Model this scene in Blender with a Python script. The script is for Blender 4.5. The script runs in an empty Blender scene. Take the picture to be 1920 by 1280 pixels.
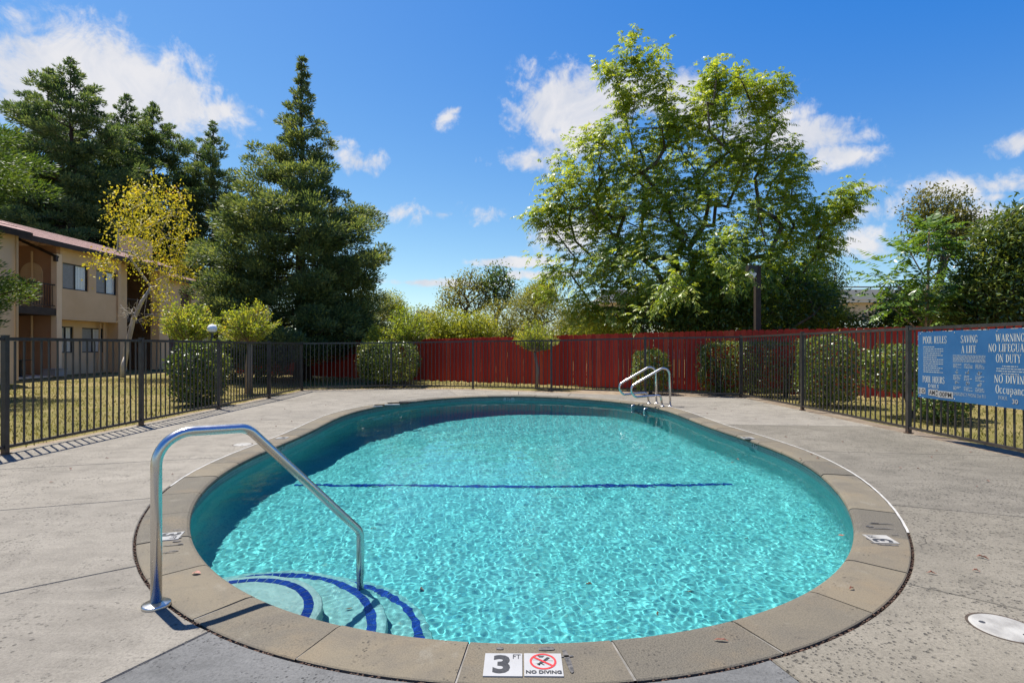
import bpy, bmesh, math, random
import numpy as np
from mathutils import Vector, Matrix

R = math.radians
SC = bpy.context.scene
COL = SC.collection
rng = np.random.default_rng(11)
random.seed(11)

# ------------------------------------------------------------------ camera, sky, sun, exposure
EYE = 1.25
camd = bpy.data.cameras.new("camera")
cam = bpy.data.objects.new("camera", camd)
COL.objects.link(cam)
cam.location = (0, 0, EYE)
cam.rotation_euler = (R(90), 0, 0)
camd.sensor_width = 36.0
camd.lens = 18.75
camd.shift_y = 11 / 1920.0
camd.clip_start = 0.05
camd.clip_end = 3000
SC.camera = cam

SUN_TO = Vector((-0.335, 0.285, 1.0)).normalized()
SUN_EL = math.asin(SUN_TO.z)
SUN_ROT = math.atan2(SUN_TO.x, SUN_TO.y)
sd = bpy.data.lights.new("sun", "SUN")
sd.energy = 5.0
sd.angle = R(0.53)
sd.color = (1.0, 0.95, 0.87)
sun = bpy.data.objects.new("sun", sd)
COL.objects.link(sun)
sun.rotation_euler = SUN_TO.to_track_quat("Z", "Y").to_euler()
sd.cycles.is_caustics_light = True
sd.cycles.use_multiple_importance_sampling = False

SC.view_settings.view_transform = "Standard"
SC.view_settings.look = "None"
SC.view_settings.exposure = 0.9
SC.view_settings.gamma = 1.0
SC.view_settings.use_curve_mapping = False
SC.render.engine = "CYCLES"
SC.cycles.use_denoising = True
SC.cycles.max_bounces = 10
SC.cycles.transmission_bounces = 8
SC.cycles.transparent_max_bounces = 8
SC.cycles.sample_clamp_indirect = 6.0
SC.cycles.blur_glossy = 0.3


class NT:
    """small helper that adds nodes and wires them in one call"""
    def __init__(self, tree):
        self.t = tree
    def n(self, kind, **kw):
        nd = self.t.nodes.new(kind)
        for k, v in kw.items():
            if k.startswith("i_"):
                nm = k[2:]
                key = int(nm) if nm.isdigit() else nm.replace("_", " ")
                self.set(nd.inputs[key], v)
            else:
                setattr(nd, k, v)
        return nd
    def set(self, sock, v):
        if hasattr(v, "is_output"):
            self.t.links.new(v, sock)
        else:
            sock.default_value = v
    def math(self, op, a, b=None, clamp=False):
        nd = self.n("ShaderNodeMath", operation=op, use_clamp=clamp)
        self.set(nd.inputs[0], a)
        if b is not None:
            self.set(nd.inputs[1], b)
        return nd.outputs[0]
    def vmath(self, op, a, b=None):
        nd = self.n("ShaderNodeVectorMath", operation=op)
        self.set(nd.inputs[0], a)
        if b is not None:
            self.set(nd.inputs[1], b)
        return nd.outputs["Value"] if op in ("DOT_PRODUCT", "LENGTH") else nd.outputs["Vector"]
    def smooth(self, v, a, b, lo=0.0, hi=1.0):
        nd = self.n("ShaderNodeMapRange", interpolation_type="SMOOTHSTEP")
        self.set(nd.inputs["Value"], v)
        for nm, x in (("From Min", a), ("From Max", b), ("To Min", lo), ("To Max", hi)):
            self.set(nd.inputs[nm], x)
        return nd.outputs[0]
    def noise(self, scale, vec=None, detail=5.0, rough=0.55, dist=0.0):
        nd = self.n("ShaderNodeTexNoise")
        nd.inputs["Scale"].default_value = scale
        nd.inputs["Detail"].default_value = detail
        nd.inputs["Roughness"].default_value = rough
        nd.inputs["Distortion"].default_value = dist
        if vec is not None:
            self.set(nd.inputs["Vector"], vec)
        return nd.outputs["Fac"]
    def mix(self, f, a, b, blend="MIX"):
        nd = self.n("ShaderNodeMix", data_type="RGBA", blend_type=blend)
        self.set(nd.inputs[0], f)
        for s, v in ((nd.inputs[6], a), (nd.inputs[7], b)):
            if isinstance(v, (tuple, list)) and len(v) == 3:
                v = (*v, 1.0)
            self.set(s, v)
        return nd.outputs[2]
    def ramp(self, f, stops):
        nd = self.n("ShaderNodeValToRGB")
        e = nd.color_ramp.elements
        while len(e) < len(stops):
            e.new(0.5)
        for el, (p, c) in zip(e, stops):
            el.position = p
            el.color = (*c, 1.0) if len(c) == 3 else c
        self.set(nd.inputs[0], f)
        return nd.outputs[0]


def photo_dir(px, py):
    return Vector(((px - 960) / 1000.0, 1.0, -(py - 651) / 1000.0)).normalized()


world = bpy.data.worlds.new("World")
SC.world = world
world.use_nodes = True
wt = world.node_tree
wt.nodes.clear()
W = NT(wt)
sky = W.n("ShaderNodeTexSky", sky_type="NISHITA")
sky.sun_disc = False
sky.sun_elevation = SUN_EL
sky.sun_rotation = SUN_ROT
sky.altitude = 60
sky.air_density = 1.0
sky.dust_density = 0.3
sky.ozone_density = 4.0
# the photograph's sky is deep and saturated (polarised): the same tone curve for the whole sky
sc3 = W.n("ShaderNodeSeparateColor", i_Color=sky.outputs[0])
cc3 = W.n("ShaderNodeCombineColor")
for ch, (ga, gb) in enumerate(((1.16, -1.15), (1.10, -0.85), (0.58, 2.25))):
    wt.links.new(W.math("MAXIMUM", W.math("ADD", W.math("MULTIPLY", sc3.outputs[ch], ga), gb), 0.15), cc3.inputs[ch])
dirv = W.n("ShaderNodeTexCoord").outputs["Generated"]
fine = W.noise(13.0, dirv, 9.0, 0.62, 0.6)
tiny = W.noise(34.0, dirv, 6.0, 0.65, 0.4)
big = W.noise(5.0, dirv, 8.0, 0.58, 0.5)
# cumulus puffs and streaks: centre (as seen from the pool), half width, half height, tilt
CL = [(170, 172, 190, 66, 0.16), (250, 168, 170, 72, 0.25), (330, 190, 150, 85, 0.3), (75, 195, 105, 80, 0.1), (395, 205, 90, 30, -0.15),
      (1080, 205, 105, 62, 0.15), (1015, 215, 60, 40, 0.0), (1060, 260, 60, 40, 0.2), (1000, 303, 62, 22, 0.0), (1230, 185, 120, 40, 0.1), (1150, 190, 80, 45, 0.0),
      (1500, 255, 100, 38, 0.18), (1560, 290, 75, 26, 0.3), (1470, 220, 60, 18, 0.1), (1400, 240, 80, 60, 0.2),
      (838, 222, 30, 12, -0.5), (855, 208, 18, 9, -0.6), (672, 303, 62, 30, 0.1), (690, 320, 40, 18, 0.2), (742, 397, 46, 17, 0.0), (905, 402, 50, 16, 0.0), (835, 402, 34, 9, 0.0),
      (1615, 350, 36, 12, 0.0), (1610, 395, 60, 20, 0.0), (1790, 352, 45, 20, 0.2), (1905, 345, 40, 18, 0.0), (1870, 370, 24, 8, 0.0), (1905, 268, 28, 14, -0.2),
      (1590, 460, 70, 30, 0.0), (1840, 410, 60, 30, 0.0), (965, 492, 90, 9, 0.0), (1080, 430, 70, 30, 0.0), (800, 530, 120, 9, 0.0), (1020, 515, 80, 8, 0.0)]
mask = None
for (cx, cy, rw, rh, tl) in CL:
    c = photo_dir(cx, cy)
    right = c.cross(Vector((0, 0, 1))).normalized()
    up = right.cross(c).normalized()
    t1 = right * math.cos(tl) - up * math.sin(tl)
    t2 = up * math.cos(tl) + right * math.sin(tl)
    k = 1.0 / math.sqrt(1 + ((cx - 960) / 1000) ** 2 + ((cy - 651) / 1000) ** 2)
    rw *= 1.08; rh *= 1.12
    a = W.vmath("DOT_PRODUCT", dirv, tuple(t1 / (rw / 1000.0 * k)))
    b = W.vmath("DOT_PRODUCT", dirv, tuple(t2 / (rh / 1000.0 * k)))
    front = W.math("LESS_THAN", W.vmath("DOT_PRODUCT", dirv, tuple(c)), 0.0)
    r2 = W.math("SQRT", W.math("ADD", W.math("MULTIPLY", a, a), W.math("MULTIPLY", b, b)))
    amp = min(1.0, max(0.5, rw / 105.0))
    m = W.math("SUBTRACT", W.math("MULTIPLY", W.math("SUBTRACT", 1.0, r2), amp), W.math("MULTIPLY", front, 9.0))
    m = W.math("MAXIMUM", m, -1.5)
    mask = m if mask is None else W.math("MAXIMUM", mask, m)
sep = W.n("ShaderNodeSeparateXYZ")
wt.links.new(dirv, sep.inputs[0])
dens = W.math("ADD", W.math("MULTIPLY", mask, 1.15), W.math("MULTIPLY", W.math("SUBTRACT", fine, 0.5), 1.9))
dens = W.math("ADD", dens, W.math("MULTIPLY", W.math("SUBTRACT", big, 0.46), 2.0))
dens = W.math("ADD", dens, W.math("MULTIPLY", W.math("SUBTRACT", tiny, 0.5), 1.5))
dens = W.smooth(dens, 0.0, 0.8)
# scattered small clouds over the rest of the sky
zc = W.math("MAXIMUM", sep.outputs["Z"], 0.08)
proj = W.n("ShaderNodeVectorMath", operation="SCALE")
wt.links.new(dirv, proj.inputs[0])
wt.links.new(W.math("DIVIDE", 1.0, zc), proj.inputs["Scale"])
gen = W.noise(0.55, proj.outputs[0], 9.0, 0.58, 0.3)
gen = W.smooth(gen, 0.62, 0.8, 0.0, 0.6)
rear = W.smooth(sep.outputs["Y"], 0.1, -0.3)
dens = W.math("MAXIMUM", dens, W.math("MULTIPLY", gen, rear))
shade = W.mix(W.smooth(fine, 0.35, 0.65), (4.3, 4.5, 5.0, 1), (5.5, 5.4, 5.45, 1))
skyc = W.mix(W.math("MULTIPLY", dens, 0.93), cc3.outputs[0], shade)
bg = W.n("ShaderNodeBackground", i_Strength=0.0845, i_Color=skyc)
wo = W.n("ShaderNodeOutputWorld")
wt.links.new(bg.outputs[0], wo.inputs[0])
world.cycles.sampling_method = "MANUAL"
world.cycles.sample_map_resolution = 512


# ------------------------------------------------------------------ measuring helpers
def G(px, py, z=0.0):
    """ground point seen at a photo pixel (camera at eye height, level)"""
    d = (EYE - z) * 1000.0 / (py - 651.0)
    return Vector(((px - 960) / 1000.0 * d, d, z))


def P(px, py, d):
    return Vector(((px - 960) / 1000.0 * d, d, EYE - (py - 651) / 1000.0 * d))


# ------------------------------------------------------------------ object helpers
def link(name, me, mats=None, parent=None, loc=None):
    o = bpy.data.objects.new(name, me)
    COL.objects.link(o)
    if mats is not None and me is not None:
        if len(me.materials) == 0:
            for m in (mats if isinstance(mats, (list, tuple)) else [mats]):
                me.materials.append(m)
    if parent is not None:
        o.parent = parent
    if loc is not None:
        o.location = loc
    return o


def tag(o, label=None, cat=None, group=None, kind=None):
    if label: o["label"] = label
    if cat: o["category"] = cat
    if group: o["group"] = group
    if kind: o["kind"] = kind
    return o


def thing(name, label, cat, loc=(0, 0, 0), group=None):
    o = bpy.data.objects.new(name, None)
    o.empty_display_size = 0.2
    COL.objects.link(o)
    o.location = loc
    return tag(o, label, cat, group)


class MB:
    """collects vertices and faces, builds one mesh"""
    def __init__(self):
        self.v, self.f, self.mi = [], [], []
    def add(self, vs, fs, mi=0):
        b = len(self.v)
        self.v.extend([tuple(x) for x in vs])
        self.f.extend([tuple(i + b for i in f) for f in fs])
        self.mi.extend([mi] * len(fs))
        return self
    def box(self, c, s, rot=None, mi=0):
        c = Vector(c)
        h = [x / 2 for x in s]
        vs = [Vector((x * h[0], y * h[1], z * h[2])) for x in (-1, 1) for y in (-1, 1) for z in (-1, 1)]
        if rot is not None:
            vs = [rot @ v for v in vs]
        vs = [v + c for v in vs]
        return self.add(vs, [(0, 1, 3, 2), (4, 6, 7, 5), (0, 4, 5, 1), (2, 3, 7, 6), (0, 2, 6, 4), (1, 5, 7, 3)], mi)
    def box2(self, a, b, mi=0):
        a, b = Vector(a), Vector(b)
        return self.box((a + b) / 2, [abs(x) for x in (b - a)], mi=mi)
    def tube(self, pts, rad, n=8, cap=True, mi=0):
        pts = [Vector(p) for p in pts]
        if not hasattr(rad, "__len__"):
            rad = [rad] * len(pts)
        rings = []
        up = Vector((0.13, 0.27, 0.95)).normalized()
        for i, p in enumerate(pts):
            t = (pts[min(i + 1, len(pts) - 1)] - pts[max(i - 1, 0)])
            t = t.normalized() if t.length > 1e-9 else Vector((0, 0, 1))
            if i == 0:
                a = up.cross(t)
                if a.length < 0.2: a = Vector((1, 0, 0)).cross(t)
                a.normalize()
            else:
                a = (a - t * a.dot(t)).normalized()
            b = t.cross(a)
            rings.append([p + (a * math.cos(2 * math.pi * k / n) + b * math.sin(2 * math.pi * k / n)) * rad[i] for k in range(n)])
        vs = [v for r in rings for v in r]
        fs = []
        for i in range(len(pts) - 1):
            for k in range(n):
                fs.append((i * n + k, i * n + (k + 1) % n, (i + 1) * n + (k + 1) % n, (i + 1) * n + k))
        if cap:
            fs.append(tuple(range(n - 1, -1, -1)))
            fs.append(tuple((len(pts) - 1) * n + k for k in range(n)))
        return self.add(vs, fs, mi)
    def lathe(self, prof, c=(0, 0, 0), n=24, mi=0):
        vs, fs = [], []
        for (r, z) in prof:
            for k in range(n):
                a = 2 * math.pi * k / n
                vs.append((c[0] + r * math.cos(a), c[1] + r * math.sin(a), c[2] + z))
        for i in range(len(prof) - 1):
            for k in range(n):
                fs.append((i * n + k, i * n + (k + 1) % n, (i + 1) * n + (k + 1) % n, (i + 1) * n + k))
        return self.add(vs, fs, mi)
    def mesh(self, name, smooth=False):
        me = bpy.data.meshes.new(name)
        me.from_pydata(self.v, [], self.f)
        if any(self.mi):
            me.polygons.foreach_set("material_index", self.mi)
        if smooth:
            me.polygons.foreach_set("use_smooth", [True] * len(me.polygons))
        me.update()
        return me
    def build(self, name, mats, parent=None, smooth=False):
        return link(name, self.mesh(name, smooth), mats, parent)


def quads_mesh(name, V, smooth=False, nper=4):
    """V: (N,nper,3) -> mesh of N separate faces"""
    n = len(V)
    me = bpy.data.meshes.new(name)
    me.vertices.add(n * nper)
    me.vertices.foreach_set("co", np.ascontiguousarray(V, dtype=np.float32).ravel())
    me.loops.add(n * nper)
    me.loops.foreach_set("vertex_index", np.arange(n * nper, dtype=np.int32))
    me.polygons.add(n)
    me.polygons.foreach_set("loop_start", np.arange(0, n * nper, nper, dtype=np.int32))
    me.polygons.foreach_set("loop_total", np.full(n, nper, dtype=np.int32))
    me.update()
    return me


def fillet(pts, rads, seg=8):
    """polyline with rounded corners"""
    pts = [Vector(p) for p in pts]
    out = [pts[0]]
    for i in range(1, len(pts) - 1):
        a, b, c = pts[i - 1], pts[i], pts[i + 1]
        u, v = (a - b).normalized(), (c - b).normalized()
        ang = u.angle(v)
        r = rads[i - 1]
        d = r / math.tan(ang / 2)
        p0, p1 = b + u * d, b + v * d
        cen = b + (u + v).normalized() * (r / math.sin(ang / 2))
        e0, e1 = p0 - cen, p1 - cen
        tot = e0.angle(e1)
        for k in range(seg + 1):
            t = k / seg
            w = (e0 * math.sin((1 - t) * tot) + e1 * math.sin(t * tot)) / math.sin(tot)
            out.append(cen + w)
    out.append(pts[-1])
    return out


# ------------------------------------------------------------------ materials
def new_mat(name):
    m = bpy.data.materials.new(name)
    m.use_nodes = True
    t = m.node_tree
    t.nodes.clear()
    N = NT(t)
    N.out = N.n("ShaderNodeOutputMaterial")
    return m, N


def finish(N, shader):
    N.t.links.new(shader, N.out.inputs[0])


def bsdf(N, color, rough=0.6, metal=0.0, spec=0.5, bump=None, bstr=0.3, bdist=0.01):
    b = N.n("ShaderNodeBsdfPrincipled")
    if isinstance(color, (tuple, list)) and len(color) == 3:
        color = (*color, 1)
    N.set(b.inputs["Base Color"], color)
    N.set(b.inputs["Roughness"], rough)
    b.inputs["Metallic"].default_value = metal
    b.inputs["Specular IOR Level"].default_value = spec
    if bump is not None:
        bp = N.n("ShaderNodeBump")
        bp.inputs["Strength"].default_value = bstr
        bp.inputs["Distance"].default_value = bdist
        N.set(bp.inputs["Height"], bump)
        N.t.links.new(bp.outputs[0], b.inputs["Normal"])
    return b.outputs[0]


def simple(name, c1, c2=None, scale=6.0, rough=0.6, metal=0.0, spec=0.4, bstr=0.25, bdist=0.01, coord="Object"):
    m, N = new_mat(name)
    vec = N.n("ShaderNodeTexCoord").outputs[coord]
    n1 = N.noise(scale, vec)
    col = N.mix(N.smooth(n1, 0.3, 0.7), c1, c2 or c1)
    finish(N, bsdf(N, col, rough, metal, spec, N.noise(scale * 6, vec), bstr, bdist))
    return m


def leaf_mat(name, stops, trans=0.35, rough=0.55, spec=0.25, tint=(1.25, 1.15, 0.5), clump=1.1):
    m, N = new_mat(name)
    rnd = N.n("ShaderNodeNewGeometry").outputs["Random Per Island"]
    v = N.n("ShaderNodeTexCoord").outputs["Object"]
    tone = N.smooth(N.noise(clump, v, 3.0, 0.6), 0.32, 0.68)
    col = N.ramp(N.math("ADD", N.math("MULTIPLY", rnd, 0.62), N.math("MULTIPLY", tone, 0.38)), stops)
    b = bsdf(N, col, rough, 0.0, spec)
    tr = N.n("ShaderNodeBsdfTranslucent")
    N.set(tr.inputs[0], N.mix(1.0, col, tint, "MULTIPLY"))
    mx = N.n("ShaderNodeMixShader")
    mx.inputs[0].default_value = trans
    N.t.links.new(b, mx.inputs[1])
    N.t.links.new(tr.outputs[0], mx.inputs[2])
    finish(N, mx.outputs[0])
    return m


def concrete(name, c1, c2, pit=0.5, seedoff=0.0):
    """weathered deck concrete: stains, trowel streaks, sandy grain, dark pits, per slab tone"""
    m, N = new_mat(name)
    tc = N.n("ShaderNodeTexCoord").outputs["Object"]
    mp = N.n("ShaderNodeMapping", i_Vector=tc)
    mp.inputs["Location"].default_value = (seedoff, seedoff * 2, 0)
    v = mp.outputs[0]
    ms = N.n("ShaderNodeMapping", i_Vector=v)
    ms.inputs["Scale"].default_value = (0.8, 4.5, 1)
    ms.inputs["Rotation"].default_value = (0, 0, 0.25)
    big = N.noise(0.55, v, 7.0, 0.62, 0.6)
    mid = N.noise(3.6, v, 9.0, 0.7, 0.5)
    streak = N.noise(1.6, ms.outputs[0], 8.0, 0.68, 0.8)
    fin = N.noise(75.0, v, 4.0, 0.65)
    grit = N.noise(210.0, v, 2.0, 0.6)
    dark = tuple(x * 0.62 for x in c1)
    col = N.mix(N.smooth(big, 0.32, 0.66), c1, c2)
    col = N.mix(N.math("MULTIPLY", N.smooth(mid, 0.42, 0.72), 0.55), col, dark)
    col = N.mix(N.math("MULTIPLY", N.smooth(streak, 0.48, 0.72), 0.38), col, (c2[0] * 1.2, c2[1] * 1.2, c2[2] * 1.2))
    col = N.mix(N.math("MULTIPLY", N.smooth(streak, 0.46, 0.28), 0.35), col, dark)
    col = N.mix(N.smooth(fin, 0.38, 0.72, 0.0, 0.5), col, tuple(x * 0.55 for x in c1))
    col = N.mix(N.smooth(grit, 0.5, 0.8, 0.0, 0.55), col, tuple(x * 0.35 for x in c1))
    pn = N.n("ShaderNodeTexVoronoi", i_Scale=30.0, i_Vector=v, i_Randomness=1.0)
    where = N.smooth(N.noise(1.3, v, 7.0, 0.72), 0.60 - pit * 0.16, 0.78 - pit * 0.16)
    pits = N.math("MULTIPLY", N.smooth(N.math("ADD", pn.outputs["Distance"], N.math("MULTIPLY", N.math("SUBTRACT", fin, 0.5), 0.5)), 0.28, 0.12), where)
    col = N.mix(N.math("MULTIPLY", pits, 0.8), col, (0.035, 0.032, 0.028))
    ps = N.n("ShaderNodeTexVoronoi", i_Scale=62.0, i_Vector=v, i_Randomness=1.0)
    rsel = N.n("ShaderNodeSeparateColor", i_Color=ps.outputs["Color"])
    sw = N.smooth(N.noise(0.9, v, 8.0, 0.75), 0.56 - pit * 0.10, 0.70 - pit * 0.10)
    specks = N.math("MULTIPLY", N.math("MULTIPLY", N.smooth(ps.outputs["Distance"], 0.34, 0.2), N.smooth(rsel.outputs[0], 0.45, 0.6)), sw)
    pits = N.math("MAXIMUM", pits, N.math("MULTIPLY", specks, 0.9))
    col = N.mix(N.math("MULTIPLY", specks, 0.72), col, (0.03, 0.028, 0.025))
    vc = N.n("ShaderNodeTexVoronoi", feature="DISTANCE_TO_EDGE", i_Scale=0.3)
    wv = N.n("ShaderNodeVectorMath", operation="MULTIPLY_ADD")
    cn = N.n("ShaderNodeTexNoise", i_Scale=2.5, i_Detail=6.0, i_Vector=v)
    N.t.links.new(cn.outputs["Color"], wv.inputs[0]); wv.inputs[1].default_value = (0.5, 0.5, 0.5); N.t.links.new(v, wv.inputs[2])
    N.t.links.new(wv.outputs[0], vc.inputs["Vector"])
    crack = N.math("MULTIPLY", N.smooth(vc.outputs["Distance"], 0.0014, 0.0005), N.smooth(N.noise(0.5, v, 3.0), 0.56, 0.66))
    col = N.mix(N.math("MULTIPLY", crack, 0.75), col, (0.03, 0.027, 0.024))
    rn = N.n("ShaderNodeObjectInfo").outputs["Random"]
    col = N.mix(1.0, col, N.ramp(rn, [(0, (0.90, 0.90, 0.91)), (1, (1.08, 1.07, 1.05))]), "MULTIPLY")
    h = N.math("SUBTRACT", N.math("ADD", N.math("MULTIPLY", fin, 0.5), N.math("ADD", mid, N.math("MULTIPLY", grit, 0.3))), N.math("MULTIPLY", N.math("ADD", pits, crack), 2.0))
    finish(N, bsdf(N, col, 0.88, 0, 0.22, h, 0.7, 0.008))
    return m


M = {}
M["deck_warm"] = concrete("deck_warm", (0.198, 0.180, 0.149), (0.262, 0.240, 0.199), 0.95)
M["deck_gray"] = concrete("deck_gray", (0.140, 0.127, 0.102), (0.196, 0.178, 0.144), 1.35, 3.0)
M["deck_blue"] = concrete("deck_blue", (0.108, 0.109, 0.106), (0.165, 0.164, 0.158), 0.5, 7.0)
M["soil"] = simple("soil", (0.035, 0.026, 0.018), (0.07, 0.05, 0.035), 20, 0.95)
M["dirt"] = simple("dirt", (0.16, 0.115, 0.075), (0.24, 0.19, 0.13), 5, 0.95)
M["sealant"] = simple("sealant", (0.30, 0.29, 0.27), (0.40, 0.39, 0.365), 9, 0.8)
M["mortar"] = simple("mortar", (0.124, 0.118, 0.105), (0.211, 0.198, 0.180), 12, 0.9)


def coping_mat():
    m, N = new_mat("coping_stone")
    v = N.n("ShaderNodeTexCoord").outputs["Object"]
    rn = N.n("ShaderNodeObjectInfo").outputs["Random"]
    base = N.ramp(rn, [(0.0, (0.105, 0.093, 0.072)), (0.25, (0.117, 0.103, 0.077)), (0.45, (0.147, 0.122, 0.084)), (0.75, (0.159, 0.134, 0.092)), (1.0, (0.134, 0.116, 0.084))])
    big = N.noise(2.6, v, 8.0, 0.68, 0.6)
    col = N.mix(N.math("MULTIPLY", N.smooth(big, 0.42, 0.70), 0.7), base, (0.097, 0.086, 0.069))
    orange = N.noise(1.7, v, 5.0, 0.6)
    col = N.mix(N.math("MULTIPLY", N.smooth(orange, 0.5, 0.72), 0.45), col, (0.196, 0.144, 0.082))
    pale = N.noise(4.5, v, 7.0, 0.7, 0.4)
    col = N.mix(N.math("MULTIPLY", N.smooth(pale, 0.56, 0.72), 0.4), col, (0.226, 0.211, 0.171))
    gr = N.noise(150.0, v, 3.0, 0.6)
    rough = N.ramp(rn, [(0.0, (1, 1, 1)), (0.28, (0.711, 0.731, 0.711)), (0.42, (0.352, 0.361, 0.352)), (1, (0.419, 0.430, 0.419))])
    col = N.mix(N.math("MULTIPLY", N.smooth(gr, 0.44, 0.60), rough), col, N.mix(0.6, col, (0.033, 0.031, 0.025)))
    vo = N.n("ShaderNodeTexVoronoi", i_Scale=48.0, i_Vector=v)
    wh = N.smooth(N.noise(6.0, v, 6.0, 0.72), 0.50, 0.66)
    pits = N.math("MULTIPLY", N.smooth(N.math("ADD", vo.outputs["Distance"], N.math("MULTIPLY", N.math("SUBTRACT", gr, 0.5), 0.6)), 0.30, 0.12), wh)
    col = N.mix(N.math("MULTIPLY", pits, 0.8), col, (0.025, 0.023, 0.020))
    h = N.math("SUBTRACT", N.math("MULTIPLY", gr, 0.6), pits)
    finish(N, bsdf(N, col, 0.82, 0, 0.3, h, 0.6, 0.005))
    return m


M["coping"] = coping_mat()


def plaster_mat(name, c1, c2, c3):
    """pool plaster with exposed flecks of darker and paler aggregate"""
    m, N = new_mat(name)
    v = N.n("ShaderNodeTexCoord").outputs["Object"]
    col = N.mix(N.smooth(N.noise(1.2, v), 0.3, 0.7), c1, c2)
    sp = N.noise(42.0, v, 4.0, 0.7)  # ripple sparkle painted into the plaster as dark and pale flecks
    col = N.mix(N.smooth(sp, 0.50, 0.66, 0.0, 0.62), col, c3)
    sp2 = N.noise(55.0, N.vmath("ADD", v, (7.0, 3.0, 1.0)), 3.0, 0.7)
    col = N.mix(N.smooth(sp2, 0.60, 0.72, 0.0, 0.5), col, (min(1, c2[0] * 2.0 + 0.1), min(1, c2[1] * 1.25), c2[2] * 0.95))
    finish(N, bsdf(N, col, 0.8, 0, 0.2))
    return m


M["plaster"] = plaster_mat("aqua_plaster", (0.126, 0.375, 0.365), (0.16, 0.415, 0.405), (0.03, 0.20, 0.29))
M["step_pale"] = plaster_mat("pale_step_plaster", (0.416, 0.428, 0.391), (0.454, 0.454, 0.416), (0.315, 0.353, 0.315))  # light lost in deeper water is put into these step colours
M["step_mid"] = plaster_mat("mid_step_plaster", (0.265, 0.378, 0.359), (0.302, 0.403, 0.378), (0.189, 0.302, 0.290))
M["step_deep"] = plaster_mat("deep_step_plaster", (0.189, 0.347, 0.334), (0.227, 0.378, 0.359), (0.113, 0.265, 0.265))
M["blue_tile"] = simple("blue_tile", (0.006, 0.02, 0.17), (0.012, 0.045, 0.26), 9, 0.2, 0, 0.6, 0.05)


def band_mat():
    m, N = new_mat("waterline_mosaic")
    uv = N.n("ShaderNodeUVMap").outputs[0]
    br = N.n("ShaderNodeTexBrick", i_Vector=uv, offset=0.0, squash=1.0)
    br.inputs["Scale"].default_value = 1.0
    br.inputs["Brick Width"].default_value = 0.027
    br.inputs["Row Height"].default_value = 0.027
    br.inputs["Mortar Size"].default_value = 0.003
    br.inputs["Color1"].default_value = (0.035, 0.075, 0.075, 1)
    br.inputs["Color2"].default_value = (0.10, 0.14, 0.135, 1)
    br.inputs["Mortar"].default_value = (0.22, 0.25, 0.24, 1)
    sc = N.noise(14.0, uv, 6.0, 0.7)
    col = N.mix(N.smooth(sc, 0.5, 0.75, 0, 0.5), br.outputs[0], (0.34, 0.36, 0.34))
    finish(N, bsdf(N, col, 0.3, 0, 0.5, br.outputs["Fac"], -0.3, 0.003))
    return m


M["band"] = band_mat()


def water_mat():
    m, N = new_mat("pool_water")
    rf = N.n("ShaderNodeBsdfRefraction", i_IOR=1.33, i_Roughness=0.0)
    rf.inputs["Color"].default_value = (0.715, 0.945, 0.965, 1)
    gl = N.n("ShaderNodeBsdfGlossy", i_Roughness=0.02)
    fr = N.n("ShaderNodeFresnel", i_IOR=1.13)
    mx = N.n("ShaderNodeMixShader")
    N.t.links.new(fr.outputs[0], mx.inputs[0])
    N.t.links.new(rf.outputs[0], mx.inputs[1])
    N.t.links.new(gl.outputs[0], mx.inputs[2])
    finish(N, mx.outputs[0])
    return m


M["water"] = water_mat()


def steel_mat(name, tint=(0.62, 0.6, 0.57), r=0.22):
    m, N = new_mat(name)
    v = N.n("ShaderNodeTexCoord").outputs["Object"]
    n1 = N.noise(5.0, v, 6.0, 0.7)
    col = N.mix(N.smooth(n1, 0.5, 0.8, 0, 0.6), tint, tuple(x * 0.75 for x in tint))
    b = bsdf(N, col, N.smooth(n1, 0.3, 0.8, r, r + 0.16), 1.0, 0.5, N.noise(300.0, v, 2.0), 0.05, 0.001)
    finish(N, b)
    return m


M["steel"] = steel_mat("stainless_steel")


def iron_mat():
    m, N = new_mat("bronze_painted_iron")
    g = N.n("ShaderNodeNewGeometry").outputs["Position"]
    s = N.n("ShaderNodeSeparateXYZ")
    N.t.links.new(g, s.inputs[0])
    n1 = N.noise(9.0, g, 6.0, 0.65)
    col = N.mix(N.smooth(n1, 0.35, 0.7), (0.026, 0.022, 0.019), (0.047, 0.041, 0.036))
    rust = N.math("MULTIPLY", N.smooth(s.outputs[2], 0.10, 0.0), N.smooth(N.noise(20.0, g), 0.35, 0.6))
    col = N.mix(rust, col, (0.12, 0.055, 0.025))
    finish(N, bsdf(N, col, 0.42, 0, 0.5, n1, 0.1, 0.002))
    return m


M["iron"] = iron_mat()


def red_mat():
    m, N = new_mat("red_painted_board")
    v = N.n("ShaderNodeNewGeometry").outputs["Position"]
    mp = N.n("ShaderNodeMapping", i_Vector=v)
    mp.inputs["Scale"].default_value = (14, 14, 0.8)
    rn = N.n("ShaderNodeObjectInfo").outputs["Random"]
    col = N.ramp(rn, [(0, (0.396, 0.026, 0.014)), (0.4, (0.473, 0.034, 0.016)), (0.85, (0.533, 0.048, 0.021)), (1, (0.568, 0.085, 0.037))])
    g = N.noise(1.0, mp.outputs[0], 7.0, 0.6)
    col = N.mix(N.smooth(g, 0.45, 0.75, 0, 0.6), col, (0.310, 0.019, 0.013))
    chips = N.math("MULTIPLY", N.smooth(N.noise(9.0, mp.outputs[0], 4.0, 0.7), 0.68, 0.74), 0.5)
    col = N.mix(chips, col, (0.327, 0.200, 0.147))
    finish(N, bsdf(N, col, 0.75, 0, 0.25, g, 0.4, 0.006))
    return m


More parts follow.
